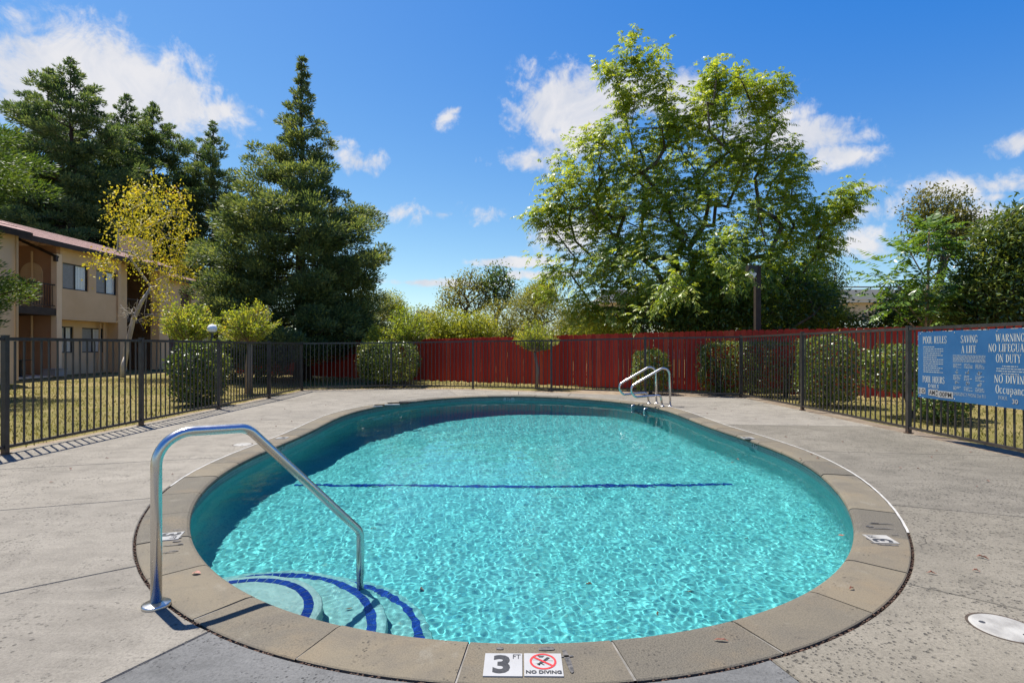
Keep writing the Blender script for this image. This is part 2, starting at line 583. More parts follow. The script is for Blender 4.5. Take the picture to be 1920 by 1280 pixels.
M["red"] = red_mat()
M["white"] = simple("white_plastic", (0.294, 0.289, 0.277), (0.328, 0.323, 0.311), 4, 0.4)
M["worn_white"] = simple("worn_white_plastic", (0.20, 0.19, 0.17), (0.33, 0.32, 0.29), 9, 0.6)
M["tile_white"] = simple("white_ceramic_tile", (0.311, 0.307, 0.294), (0.336, 0.332, 0.320), 6, 0.25)
M["black"] = simple("black_print", (0.02, 0.02, 0.022), (0.035, 0.035, 0.037), 20, 0.5)
M["red_print"] = simple("red_print", (0.42, 0.02, 0.025), (0.5, 0.03, 0.03), 20, 0.5)
M["worn_black"] = simple("worn_black_paint", (0.03, 0.03, 0.032), (0.12, 0.11, 0.10), 60, 0.7)


# ------------------------------------------------------------------ pool outline (traced once, smoothed)
_px = [(424, 880), (396, 903), (377.5, 925), (365, 949), (359, 974), (356, 989), (358, 1010), (365, 1028), (381, 1049), (412, 1074), (434, 1088), (477.5, 1111.5), (520, 1129.5),
       (566.5, 1145), (637, 1166), (678, 1174), (780, 1188), (895, 1197), (1000, 1198.5), (1120, 1195), (1220, 1183), (1292, 1172), (1354, 1160), (1417, 1141), (1470, 1121),
       (1522, 1098), (1569, 1062), (1587.5, 1044), (1601, 1018), (1603, 995), (1598, 970), (1585, 938), (1561, 907), (1542, 888), (1495.6, 858), (1449, 839), (1392.5, 818),
       (1336, 799), (1280, 780), (1252, 768), (1205, 757), (1142, 750.2), (1080, 745), (1000, 742), (928, 741.5), (855, 744), (775, 751), (716.7, 760), (665.6, 769), (650.6, 774),
       (580.6, 808), (515, 836), (449, 866)]
_w = np.array([[G(*p).x, G(*p).y] for p in _px])
_wc = np.vstack([_w, _w[:1]])
_L = np.r_[0, np.cumsum(np.hypot(*np.diff(_wc, axis=0).T))]
_s = np.linspace(0, _L[-1], 480, endpoint=False)
_z = np.interp(_s, _L, _wc[:, 0]) + 1j * np.interp(_s, _L, _wc[:, 1])
_F = np.fft.fft(_z)
_F[np.abs(np.fft.fftfreq(480, 1 / 480)) > 7] = 0
_z = np.fft.ifft(_F)
# re-sample to equal arc length, start at a coping joint near (-0.15, 2.29); order runs counter-clockwise seen from above
NP = 392
_zc = np.r_[_z, _z[:1]]
_L = np.r_[0, np.cumsum(np.abs(np.diff(_zc)))]
PERI = _L[-1]
i0 = np.argmin(np.abs(_z - (-0.15 + 2.29j)))
_s = (np.linspace(0, PERI, NP, endpoint=False) + _L[i0]) % PERI
_zz = np.interp(_s, _L, _zc.real) + 1j * np.interp(_s, _L, _zc.imag)
CV = np.c_[_zz.real, _zz.imag]
_t = np.roll(CV, -1, 0) - np.roll(CV, 1, 0)
_t /= np.linalg.norm(_t, axis=1)[:, None]
OUT = np.c_[_t[:, 1], -_t[:, 0]]
if ((CV - CV.mean(0)) * OUT).sum() < 0:
    OUT = -OUT
CEN = np.array([0.07, 8.0])


def off(d):
    return CV + OUT * d


def in_pool(x, y, grow=0.0):
    poly = off(grow)
    x = np.asarray(x); y = np.asarray(y)
    inside = np.zeros(x.shape, bool)
    xa, ya = poly[:, 0], poly[:, 1]
    xb, yb = np.roll(xa, -1), np.roll(ya, -1)
    for a, b, c, d in zip(xa, ya, xb, yb):
        cond = (b > y) != (d > y)
        if cond.any():
            inside ^= cond & (x < (c - a) * (y - b) / (d - b + 1e-12) + a)
    return inside


def floor_z(y):
    y = np.asarray(y, float)
    return -np.interp(y, [1.5, 2.3, 6.35, 6.5, 10.5, 14.5], [0.97, 0.97, 1.2, 1.25, 2.2, 2.3])


WZ = -0.115
COPW = 0.305

pool = tag(bpy.data.objects.new("swimming_pool", None), "oval swimming pool with tan coping set in the concrete deck", kind="structure")
COL.objects.link(pool)

# shell: wall, cove and floor
prof_rings = [(0.03, -0.05, None), (0.03, -0.21, None)]
rings = [np.c_[off(0.03), np.full(NP, -0.05)], np.c_[off(0.035), np.full(NP, -0.21)]]
CR = 0.30
zf = floor_z(CV[:, 1])
for k in range(0, 9):
    a = k / 8 * math.pi / 2
    ins = CR * (1 - math.cos(a))
    rr = off(0.035 - ins)
    rings.append(np.c_[rr, floor_z(rr[:, 1]) + CR * (1 - math.sin(a))])
edge = off(0.035 - CR)
for sc_ in np.linspace(0.95, 0.06, 20):
    c2 = np.c_[np.clip(edge[:, 0] * 0, 0, 0) + CEN[0], np.clip(edge[:, 1], 5.2, 10.8)]
    rr = c2 + (edge - c2) * sc_
    rings.append(np.c_[rr, floor_z(rr[:, 1])])
V = np.vstack(rings)
Fs = []
for i in range(1, len(rings) - 1):
    for k in range(NP):
        k2 = (k + 1) % NP
        Fs.append((i * NP + k, i * NP + k2, (i + 1) * NP + k2, (i + 1) * NP + k))
last = (len(rings) - 1) * NP
mb = MB(); mb.v = [tuple(x) for x in V]; mb.f = Fs; mb.mi = [0] * len(Fs)
# close the middle
half = NP // 2
for k in range(NP // 2 - 1):
    a, b = last + k, last + k + 1
    c, d = last + (NP - 1 - k) , last + (NP - 2 - k)
    mb.f.append((a, b, d, c)); mb.mi.append(0)
shell = mb.build("pool_shell", M["plaster"], pool, smooth=True)

# waterline mosaic band
me = bpy.data.meshes.new("waterline_tiles")
top, bot = rings[0], rings[1]
vs = [tuple(x) for x in np.vstack([top, bot])]
fs = [(k, (k + 1) % NP, NP + (k + 1) % NP, NP + k) for k in range(NP)]
me.from_pydata(vs, [], fs)
uvl = me.uv_layers.new(name="UVMap")
step = PERI / NP
for p in me.polygons:
    k = p.index
    uvs = [(k * step, 0.0), ((k + 1) * step, 0.0), ((k + 1) * step, -0.16), (k * step, -0.16)]
    for li, u in zip(p.loop_indices, uvs):
        uvl.data[li].uv = u
tag(link("waterline_tiles", me, M["band"], pool), kind="stuff")

# coping stones
NST = 49
PER = NP // NST
cop_prof = [(COPW, -0.07), (COPW, -0.004), (COPW - 0.006, 0.0), (0.055, 0.001), (0.022, -0.004), (0.005, -0.016), (0.0, -0.032), (0.006, -0.048), (0.035, -0.052)]
for s in range(NST):
    mb = MB()
    g = 0.045 + 0.05 * random.random()
    ts = [s * PER + g] + [s * PER + j for j in range(1, PER)] + [(s + 1) * PER - g]
    dz = random.uniform(-0.0025, 0.0025)
    vs = []
    for t in ts:
        a = int(math.floor(t)) % NP; b = (a + 1) % NP; fr = t - math.floor(t)
        c = CV[a] * (1 - fr) + CV[b] * fr
        o = OUT[a] * (1 - fr) + OUT[b] * fr
        for (d, z) in cop_prof:
            vs.append((c[0] + o[0] * d, c[1] + o[1] * d, z + dz))
    m_ = len(cop_prof)
    fs = [(i * m_ + j, (i + 1) * m_ + j, (i + 1) * m_ + j + 1, i * m_ + j + 1) for i in range(len(ts) - 1) for j in range(m_ - 1)]
    fs += [tuple(range(m_ - 1, -1, -1)), tuple((len(ts) - 1) * m_ + j for j in range(m_))]
    mb.add(vs, fs)
    mb.build("coping_stone", M["coping"], pool, smooth=False)


def strip(name, d0, d1, z0, z1, mat, parent, t0=0.0, t1=1.0, wob=0.0):
    """flat ribbon that follows the pool edge between two offsets"""
    n = int((t1 - t0) * NP)
    vs, fs = [], []
    for i in range(n + 1):
        k = (int(t0 * NP) + i) % NP
        w = wob * (random.random() - 0.5)
        a = CV[k] + OUT[k] * (d0 + w); b = CV[k] + OUT[k] * (d1 + w * 0.6)
        vs += [(a[0], a[1], z0), (b[0], b[1], z1)]
    fs = [(2 * i, 2 * i + 1, 2 * i + 3, 2 * i + 2) for i in range(n)]
    return MB().add(vs, fs).build(name, mat, parent)


strip("mortar_bed", 0.03, COPW - 0.004, -0.007, -0.004, M["mortar"], pool)


def arc_frac(px, py):
    p = np.array([G(px, py).x, G(px, py).y])
    return np.argmin(np.linalg.norm(off(COPW) - p, axis=1)) / NP


# ------------------------------------------------------------------ entry steps with blue tile noses
STEPS = [((-1.55, 2.82), 0.52, -0.27, 0.445), ((-1.50, 2.80), 0.82, -0.50, 0.742), ((-1.36, 2.86), 0.93, -0.75, 0.855)]
for (c, r, z, rb) in STEPS:
    mb = MB()
    n = 72
    prof = [(0.001, z), (r - 0.025, z), (r - 0.007, z - 0.007), (r, z - 0.025), (r, z - 0.30 if z > -0.7 else -1.2)]
    mb.lathe([(q, w) for q, w in prof], (c[0], c[1], 0), n)
    ring = MB()
    keep = [f for f in mb.f]
    ring.v, ring.f, ring.mi = mb.v, keep, [0] * len(keep)
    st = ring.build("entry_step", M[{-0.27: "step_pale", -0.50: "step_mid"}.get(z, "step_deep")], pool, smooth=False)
    cnt = int(2 * math.pi * rb / 0.0545)
    for k in range(cnt):
        a0 = 2 * math.pi * k / cnt; a1 = 2 * math.pi * (k + 0.92) / cnt
        am = (a0 + a1) / 2
        if not in_pool(np.array([c[0] + rb * math.cos(am)]), np.array([c[1] + rb * math.sin(am)]), 0.05)[0]:
            continue
        vs = []
        for (q, zz) in ((rb - 0.026, z + 0.003), (rb + 0.026, z + 0.003), (rb - 0.026, z - 0.004), (rb + 0.026, z - 0.004)):
            for a in (a0, a1):
                vs.append((c[0] + q * math.cos(a), c[1] + q * math.sin(a), zz))
        o = MB().add(vs, [(0, 2, 3, 1), (4, 5, 7, 6), (0, 1, 5, 4), (2, 6, 7, 3), (0, 4, 6, 2), (1, 3, 7, 5)]).build("step_tile", M["blue_tile"], st)
lz0 = float(floor_z(6.36)); lz1 = float(floor_z(6.47))
MB().add([(-2.62, 6.36, lz0 + 0.004), (2.66, 6.36, lz0 + 0.004), (2.66, 6.48, lz1 + 0.001), (-2.62, 6.48, lz1 + 0.001)], [(0, 1, 2, 3)]).build("depth_line", M["blue_tile"], pool)

# ------------------------------------------------------------------ water: gently rippled surface
gx = np.arange(-3.5, 3.6, 0.0098)
_y = [2.0]
while _y[-1] < 14.3:
    _y.append(_y[-1] + float(np.interp(_y[-1], [2, 4, 6, 9, 14], [0.0092, 0.0105, 0.016, 0.028, 0.034])))
gy = np.array(_y)
X, Y = np.meshgrid(gx, gy)
H = np.zeros_like(X)
wr = np.random.default_rng(5)
for (lam0, lam1, amp, cnt) in ((0.5, 0.9, 0.0013, 14), (0.20, 0.36, 0.0006, 26), (0.09, 0.17, 0.00022, 40), (0.05, 0.085, 0.00014, 60), (0.032, 0.052, 0.00010, 70)):
    for _ in range(cnt):
        lam = wr.uniform(lam0, lam1); th = wr.uniform(0, 2 * math.pi); ph = wr.uniform(0, 2 * math.pi)
        k = 2 * math.pi / lam
        H += amp / math.sqrt(cnt) * 1.4 * np.sin(k * (X * math.cos(th) + Y * math.sin(th)) + ph)
ny, nx = X.shape
ins = in_pool(X.ravel(), Y.ravel(), 0.05).reshape(ny, nx)
idx = -np.ones((ny, nx), int)
keepq = ins[:-1, :-1] | ins[1:, :-1] | ins[:-1, 1:] | ins[1:, 1:]
need = np.zeros((ny, nx), bool)
need[:-1, :-1] |= keepq; need[1:, :-1] |= keepq; need[:-1, 1:] |= keepq; need[1:, 1:] |= keepq
idx[need] = np.arange(need.sum())
H *= np.interp(Y, [2, 5, 9, 14], [0.86, 0.84, 0.6, 0.5])
VV = np.c_[X[need], Y[need], WZ + H[need]]
ii, jj = np.nonzero(keepq)
Q = np.c_[idx[ii, jj], idx[ii, jj + 1], idx[ii + 1, jj + 1], idx[ii + 1, jj]]
me = bpy.data.meshes.new("pool_water")
me.vertices.add(len(VV)); me.vertices.foreach_set("co", VV.astype(np.float32).ravel())
me.loops.add(Q.size); me.loops.foreach_set("vertex_index", Q.astype(np.int32).ravel())
me.polygons.add(len(Q)); me.polygons.foreach_set("loop_start", np.arange(0, Q.size, 4, dtype=np.int32)); me.polygons.foreach_set("loop_total", np.full(len(Q), 4, np.int32))
me.polygons.foreach_set("use_smooth", np.ones(len(Q), bool))
me.update()
water = tag(link("pool_water", me, M["water"]), "clear turquoise rippled water filling the pool", kind="structure")
water.cycles.is_caustics_caster = True
shell.cycles.is_caustics_receiver = True
for o in list(bpy.data.objects):
    if o.name.split(".")[0] in ("entry_step", "step_tile", "depth_line", "waterline_tiles"):
        o.cycles.is_caustics_receiver = True
#@@END_POOL

# ------------------------------------------------------------------ ground, deck slabs
DX0, DX1 = -6.02, 5.74


def back_edge(x):
    return float(np.interp(x, [-6.2, -3.7, -1.2, 1.1, 3.5, 5.8], [15.35, 16.0, 15.75, 14.75, 13.85, 13.1]))


# one sheet of ground to the horizon with the pool and the deck left open
def lawn_mat(name, greens, dry, bare):
    m, N = new_mat(name)
    v = N.n("ShaderNodeNewGeometry").outputs["Position"]
    big = N.noise(0.35, v, 6.0, 0.65, 0.5)
    mid = N.noise(1.6, v, 7.0, 0.7)
    fin = N.noise(45.0, v, 4.0, 0.7)
    col = N.mix(N.smooth(big, 0.38, 0.62), greens, dry)
    col = N.mix(N.smooth(mid, 0.5, 0.8, 0, 0.7), col, bare)
    col = N.mix(N.smooth(fin, 0.3, 0.7, 0, 0.6), col, tuple(x * 0.45 for x in greens))
    finish(N, bsdf(N, col, 0.95, 0, 0.1, fin, 0.8, 0.02))
    return m


M["lawn"] = lawn_mat("dry_lawn", (0.156, 0.139, 0.041), (0.284, 0.222, 0.095), (0.310, 0.243, 0.142))
M["far_ground"] = lawn_mat("far_ground", (0.12, 0.12, 0.05), (0.2, 0.17, 0.09), (0.2, 0.16, 0.1))
bnd = [(-900, -300), (900, -300), (900, 1500), (-900, 1500)]
bxs = np.linspace(DX0, DX1, 13)
hole = [(DX0, -4.5)] + [(DX0, back_edge(DX0))] + [(x, back_edge(x)) for x in bxs[1:-1]] + [(DX1, back_edge(DX1)), (DX1, -4.5)]
mb = MB()
bot_pts = [(DX0, -4.5), (DX1, -4.5)]
zg = -0.03
o_ = [(-900, -300, zg), (900, -300, zg), (900, 1500, zg), (-900, 1500, zg)]
h_ = [(x, y, zg) for x, y in hole]
n = len(h_)
vs = o_ + h_
# left, right, front and back faces round the opening
iL0, iL1, iR1, iR0 = 4, 5, 4 + n - 2, 4 + n - 1
fs = [(0, iL0, iL1, 3), (1, 2, iR1, iR0), (0, 1, iR0, iL0), tuple([3] + list(range(iL1, iR1 + 1)) + [2])]
ground = tag(MB().add(vs, fs).build("ground", M["lawn"]), "dry yellowish lawn and bare ground around the pool deck", kind="structure")

# sub-base seen in the joints
mb = MB()
oc = off(COPW - 0.02)
vs = [(x, y, -0.035) for x, y in oc]
rect = [(DX0, -4.4)] + [(x, back_edge(x) - 0.01) for x in bxs] + [(DX1, -4.4)]
deck = tag(bpy.data.objects.new("pool_deck", None), "weathered concrete deck slabs around the pool", kind="structure")
COL.objects.link(deck)

# joints: (point at the pool edge, point on the outer boundary); the slabs lie between neighbouring joints
JT = 0.315


def outer_hit(p, q):
    """extend from p through q to the deck boundary"""
    p, q = np.array(p[:2], float), np.array(q[:2], float)
    d = q - p
    best = 1e9; hit = None
    poly = rect + [rect[0]]
    for (a, b) in zip(poly[:-1], poly[1:]):
        a, b = np.array(a), np.array(b)
        e = b - a
        den = d[0] * e[1] - d[1] * e[0]
        if abs(den) < 1e-9: continue
        t = ((a[0] - p[0]) * e[1] - (a[1] - p[1]) * e[0]) / den
        u = ((a[0] - p[0]) * d[1] - (a[1] - p[1]) * d[0]) / den
        if t > 0 and -1e-6 <= u <= 1 + 1e-6 and t < best:
            best = t; hit = p + d * t
    return hit


def perim_pos(pt):
    poly = rect + [rect[0]]
    s = 0.0; bestd = 1e9; bs = 0
    for a, b in zip(poly[:-1], poly[1:]):
        a, b = np.array(a), np.array(b)
        L = np.linalg.norm(b - a)
        t = np.clip(np.dot(pt - a, b - a) / L ** 2, 0, 1)
        dd = np.linalg.norm(a + (b - a) * t - pt)
        if dd < bestd: bestd, bs = dd, s + t * L
        s += L
    return bs, s


jpix = [((400, 1185), (205, 1280)), ((258, 1058), (0, 1110)), ((285, 935), (0, 958)), ((440, 857), (0, 881)), ((600, 783), (470, 789)),
        ((1432, 1233), (1493, 1280)), ((1690, 1092), (1920, 1144)), ((1666, 945), (1920, 968)), ((1498, 844), (1849, 853)), ((1355, 795), (1500, 797)), ((1262, 765), (1395, 758))]
OCV = off(JT)
joints = []
for a, b in jpix:
    ga, gb = G(*a), G(*b)
    k = int(np.argmin(np.linalg.norm(OCV - np.array([ga.x, ga.y]), axis=1)))
    pk = OCV[k]
    d = np.array([gb.x - ga.x, gb.y - ga.y])
    joints.append((k, pk, outer_hit(pk, pk + d)))
for (x, dx) in ((-1.9, -0.25), (0.2, 0.02), (1.9, 0.22)):
    k = int(np.argmin(np.linalg.norm(OCV - np.array([x, 14.6]), axis=1)))
    joints.append((k, OCV[k], outer_hit(OCV[k], OCV[k] + np.array([dx, 1.0]))))
joints.sort(key=lambda j: j[0])
rectp = [np.array(p) for p in rect]
corner_s = [(perim_pos(p)[0], p) for p in rectp]
TOT = perim_pos(rectp[0])[1]
# the pool curve runs counter-clockwise (increasing k), the rectangle list runs clockwise: sort out by position
gap = 0.006
for ji, (k0, p0, h0) in enumerate(joints):
    k1, p1, h1 = joints[(ji + 1) % len(joints)]
    kk = k0
    inner = []
    while True:
        inner.append(OCV[kk % NP])
        if kk % NP == k1: break
        kk += 1
    s0, s1 = perim_pos(h0)[0], perim_pos(h1)[0]
    # walk the outer boundary from h1 back to h0 the short way
    cand = []
    for sgn in (1, -1):
        span = ((s0 - s1) * sgn) % TOT
        cs = sorted([(((s - s1) * sgn) % TOT, p) for s, p in corner_s])
        mid = [p for dd, p in cs if 1e-4 < dd < span - 1e-4]
        cand.append((span, mid))
    span, mid = min(cand, key=lambda c: c[0])
    poly = inner + [h1] + mid + [h0]
    poly = np.array(poly)
    # shrink a little so the joint shows as a recess
    a_ = np.roll(poly, 1, 0); b_ = np.roll(poly, -1, 0)
    area = 0.5 * np.sum(poly[:, 0] * b_[:, 1] - b_[:, 0] * poly[:, 1])
    if area < 0:
        poly = poly[::-1]; a_ = np.roll(poly, 1, 0); b_ = np.roll(poly, -1, 0)
    e0 = poly - a_; e1 = b_ - poly
    n0 = np.c_[-e0[:, 1], e0[:, 0]]; n1 = np.c_[-e1[:, 1], e1[:, 0]]
    n0 /= np.linalg.norm(n0, axis=1)[:, None] + 1e-12; n1 /= np.linalg.norm(n1, axis=1)[:, None] + 1e-12
    nn = n0 + n1; nn /= np.linalg.norm(nn, axis=1)[:, None] + 1e-12
    def ringat(g, z): return [(x, y, z) for x, y in poly + nn * g]
    n = len(poly)
    vs = ringat(gap, -0.09) + ringat(gap, -0.007) + ringat(gap + 0.006, 0.0)
    fs = [(i, (i + 1) % n, n + (i + 1) % n, n + i) for i in range(n)] + [(n + i, n + (i + 1) % n, 2 * n + (i + 1) % n, 2 * n + i) for i in range(n)]
    fs.append(tuple(2 * n + i for i in range(n)))
    cx, cy = poly.mean(0)
    near = min(p0[1], p1[1]) < 2.35 and abs((p0[0] + p1[0]) / 2) < 0.8
    mt = M["deck_blue"] if near else (M["deck_warm"] if (p0[0] + p1[0]) / 2 < 0.0 or (p0[1] + p1[1]) / 2 > 9.5 else M["deck_gray"])
    o = MB().add(vs, fs).build("deck_slab", mt, deck)
# sub base ring between coping and boundary: one sheet under the slabs
kcor = [0]
mb = MB()
vs = [(x, y, -0.04) for x, y in off(0.2)]
outer = []
for k in range(NP):
    d = OUT[k]
    hpt = outer_hit(CV[k], CV[k] + d)
    outer.append((hpt[0], hpt[1], -0.04))
fs = [(k, (k + 1) % NP, NP + (k + 1) % NP, NP + k) for k in range(NP)]
MB().add(vs + outer, fs).build("sub_base", M["soil"], deck)
# joint between coping and deck: white sealant along the sides, open dirt filled joint at the near end
ta, tb = arc_frac(1690, 993), arc_frac(303, 912)
n_side = (tb - ta) % 1.0
strip("sealant_joint", COPW + 0.001, JT + 0.006, -0.001, 0.0, M["sealant"], deck, ta, ta + n_side, 0.004)

# ------------------------------------------------------------------ iron fences
def unit_box_mesh(name, s, mat, base=True):
    mb = MB()
    z0 = 0 if base else -s[2] / 2
    mb.box((0, 0, z0 + s[2] / 2), s)
    me = mb.mesh(name)
    me.materials.append(mat)
    return me


POSTM = {}


def iron_fence(label, pts, hts, skip_last=False, end_posts=(True, True), group="iron fences round the pool"):
    """pts: post feet; hts: top rail height at each post"""
    f = thing("iron_fence", label, "fence", tuple(pts[0]), group)
    inv = Vector(pts[0])
    for i, p in enumerate(pts):
        if (i == 0 and not end_posts[0]) or (i == len(pts) - 1 and not end_posts[1]):
            continue
        p = Vector(p)
        h = hts[i] + 0.012
        mb = MB()
        mb.box((0, 0, h / 2), (0.055, 0.055, h))
        mb.box((0, 0, h + 0.006), (0.06, 0.06, 0.012))
        mb.box((0, 0, 0.006), (0.09, 0.09, 0.014))
        link("post", mb.mesh("post"), M["iron"], f, p - inv)
    for i in range(len(pts) - 1):
        a, b = Vector(pts[i]), Vector(pts[i + 1])
        ha, hb = hts[i], hts[i + 1]
        d = (b - a); L = d.length; u = d / L
        ang = math.atan2(u.y, u.x)
        n = max(3, int(round(L / 0.118)))
        for (nm, za, zb, tk, dp) in (("top_rail", ha - 0.022, hb - 0.022, 0.04, 0.042), ("bottom_rail", 0.085, 0.085, 0.034, 0.036)):
            p0 = a + u * 0.031; p1 = b - u * 0.031
            mb = MB()
            vs = []
            side = Vector((-u.y, u.x, 0)) * dp / 2
            for (p, z) in ((p0, za), (p1, zb)):
                for sg in (-1, 1):
                    for zz in (-tk / 2, tk / 2):
                        vs.append(p - inv + side * sg + Vector((0, 0, z + zz)))
            mb.add(vs, [(0, 1, 3, 2), (4, 6, 7, 5), (0, 4, 5, 1), (2, 3, 7, 6), (0, 2, 6, 4), (1, 5, 7, 3)])
            mb.build(nm, M["iron"], f)
        for k in range(1, n):
            t = k / n
            p = a + d * t
            h = ha + (hb - ha) * t - 0.043 - 0.103
            me = POSTM.get(round(h, 2))
            if me is None:
                me = POSTM[round(h, 2)] = unit_box_mesh("picket", (0.017, 0.017, round(h, 2)), M["iron"])
            o = link("picket", me, None, f, p - inv + Vector((random.uniform(-.002, .002), random.uniform(-.002, .002), 0.103)))
            o.rotation_euler = (random.gauss(0, 0.004), random.gauss(0, 0.004), ang)
    return f


FX = -5.93
left_pts = [(FX, y, 0) for y in (3.84, 6.24, 8.53, 10.78, 13.02)] + [(-6.05, 15.35, 0)]
iron_fence("dark iron picket fence between the lawn and the deck on the building side", left_pts, [1.365, 1.37, 1.378, 1.38, 1.38, 1.385])
back_pts = [(-6.05, 15.35, 0), (-3.7, 16.35, 0), (-1.17, 16.0, 0), (1.11, 15.05, 0), (3.52, 14.1, 0), (5.70, 13.3, 0)]
iron_fence("dark iron picket fence across the far end of the pool before the red boards", back_pts, [1.385, 1.41, 1.45, 1.46, 1.51, 1.53], end_posts=(False, True))
right_pts = [(5.70, 13.3, 0), (5.77, 10.6, 0), (5.77, 7.76, 0), (5.78, 5.2, 0), (5.78, 2.7, 0)]
iron_fence("dark iron picket fence that carries the blue pool rules sign", right_pts, [1.53, 1.535, 1.54, 1.54, 1.54], end_posts=(False, True))

# ------------------------------------------------------------------ red board fence
rf = thing("board_fence", "tall red painted board fence with dog-eared tops behind the pool", "fence", (0, 17.65, 0))
RU = Vector((1, -0.55, 0)).normalized()
RN = Vector((-0.55, -1, 0)).normalized()
rail_mb = []
s = -14.6
k = 0
picket_boards = []
while s < 14.6:
    w = 0.138 + random.uniform(-0.004, 0.004)
    p = RU * (s + w / 2)
    x = p.x
    top = float(np.interp(x, [-12, -7, -3, 0, 3, 6, 12], [1.52, 1.53, 1.56, 1.60, 1.66, 1.71, 1.74])) + random.uniform(-0.012, 0.012)
    bot = 0.03 + random.uniform(0, 0.05)
    e = 0.028
    h2 = w / 2
    outl = [(-h2, bot), (h2, bot), (h2, top - e), (h2 - e, top), (-h2 + e, top), (-h2, top - e)]
    th = 0.017
    yo = random.uniform(-0.006, 0.006)
    vs = [(p + RU * a - RN * (th / 2 - yo) + Vector((0, 0, b))) for a, b in outl] + [(p + RU * a + RN * (th / 2 + yo) + Vector((0, 0, b))) for a, b in outl]
    n = 6
    fs = [tuple(range(n)), tuple(range(2 * n - 1, n - 1, -1))] + [(i, i + n, (i + 1) % n + n, (i + 1) % n) for i in range(n)]
    MB().add([tuple(v) for v in vs], fs).build("picket_board", M["red"], rf)
    s += w + random.uniform(0.004, 0.011)
for zz in (0.35, 1.25):
    a, b = RU * -14.6, RU * 14.6
    mb = MB()
    mb.box(((a + b) / 2 - RN * 0.036 + Vector((0, 0, zz))), (29.2, 0.04, 0.09), Matrix.Rotation(math.atan2(RU.y, RU.x), 3, "Z"))
    mb.build("rail", M["red"], rf)

# ------------------------------------------------------------------ strips of dirt along the fences
mb = MB()
zf_ = -0.026
vs, fs = [], []
xs = np.linspace(-6.3, 6.1, 26)
for x in xs:
    w = 0.10 * random.random()
    vs += [(x, back_edge(float(np.clip(x, DX0, DX1))) - 0.02, zf_), (x, back_edge(float(np.clip(x, DX0, DX1))) + 0.75 + w + (0.7 if x > 2 else 0), zf_)]
fs = [(2 * i, 2 * i + 2, 2 * i + 3, 2 * i + 1) for i in range(len(xs) - 1)]
ys = np.linspace(-3, 13.3, 30)
b0 = len(vs)
for y in ys:
    vs += [(DX1 - 0.01, y, zf_ + 0.002), (DX1 + 0.36 + 0.15 * random.random(), y, zf_ + 0.002)]
fs += [(b0 + 2 * i, b0 + 2 * i + 1, b0 + 2 * i + 3, b0 + 2 * i + 2) for i in range(len(ys) - 1)]
b0 = len(vs)
for y in np.linspace(-3, 15.3, 30):
    vs += [(DX0 - 0.16 - 0.1 * random.random(), y, zf_ + 0.002), (DX0 + 0.01, y, zf_ + 0.002)]
fs += [(b0 + 2 * i, b0 + 2 * i + 1, b0 + 2 * i + 3, b0 + 2 * i + 2) for i in range(29)]
tag(MB().add(vs, fs).build("dirt_strip", M["dirt"]), kind="structure")

# ------------------------------------------------------------------ handrail
B0 = Vector((-1.723, 2.583, 0))
HD = Vector((0.79, 0.82, 0))


def hp(t, z):
    return Vector((HD.x * t, HD.y * t, z))


hr = thing("handrail", "bent stainless steel handrail over the curved pool steps", "handrail", B0)
pts = fillet([hp(0, 0.0), hp(0, 0.835), hp(0.37, 0.815), hp(0.966, 0.085), hp(0.966, -0.52)], [0.15, 0.11, 0.10], 10)
MB().tube(pts, 0.0245, 20).build("rail", M["steel"], hr, True)
MB().lathe([(0.0245, 0.019), (0.030, 0.017), (0.055, 0.016), (0.0615, 0.013), (0.063, 0.010), (0.063, 0.0)], (0, 0, 0), 36).build("floor_flange", M["steel"], hr, True)

# ------------------------------------------------------------------ ladder rails at the far side
LA = Vector((3.376, 11.38, 0))
LU = Vector((-0.98, -0.2, 0)).normalized()
LS = Vector((-0.126, 0.62, 0))
lad = thing("pool_ladder", "pair of looped stainless steel grab rails with treads at the deep end", "ladder", LA)
for j in range(2):
    o = LS * j
    def q(s, z): return o + LU * s + Vector((0, 0, z))
    pts = fillet([q(0, 0), q(0.02, 0.90), q(0.95, 0.40), q(0.80, 0.205), q(0.22, 0.235), q(0.18, 0.0)], [0.145, 0.12, 0.10, 0.08], 8)
    pts = [p for p in pts]
    MB().tube(pts, 0.0235, 14).build("grab_rail", M["steel"], lad, True)
    fl = MB()
    for s_ in (0, 0.18):
        fl.lathe([(0.024, 0.012), (0.042, 0.010), (0.05, 0.0)], tuple(q(s_, 0)), 18)
    fl.build("floor_flange", M["steel"], lad, True)
    m2 = MB()
    pts = fillet([q(0.52, -0.03), q(0.60, -0.06), q(0.60, -0.75)], [0.03], 4)
    m2.tube(pts, 0.021, 10).build("lower_rail", M["steel"], lad, True)
for zt in (-0.22, -0.42, -0.62):
    c = LS * 0.5 + LU * 0.56 + Vector((0, 0, zt))
    MB().box(c, (0.12, 0.60, 0.035), Matrix.Rotation(math.atan2(-LS.x, LS.y), 3, "Z")).build("tread", M["white"], lad)


# ------------------------------------------------------------------ lettering
def font_mesh(body, size, align="CENTER", bold=0.0, sx=1.0):
    cu = bpy.data.curves.new("lettering", "FONT")
    cu.body = body
    cu.size = size
    cu.align_x = align
    cu.align_y = "CENTER"
    cu.offset = bold
    cu.resolution_u = 3
    ob = bpy.data.objects.new("lettering_tmp", cu)
    COL.objects.link(ob)
    dg = bpy.context.evaluated_depsgraph_get()
    me = bpy.data.meshes.new_from_object(ob.evaluated_get(dg))
    bpy.data.objects.remove(ob)
    bpy.data.curves.remove(cu)
    for v in me.vertices:
        v.co.x *= sx
    return me


def mesh_data(me):
    return [tuple(v.co) for v in me.vertices], [tuple(p.vertices) for p in me.polygons]


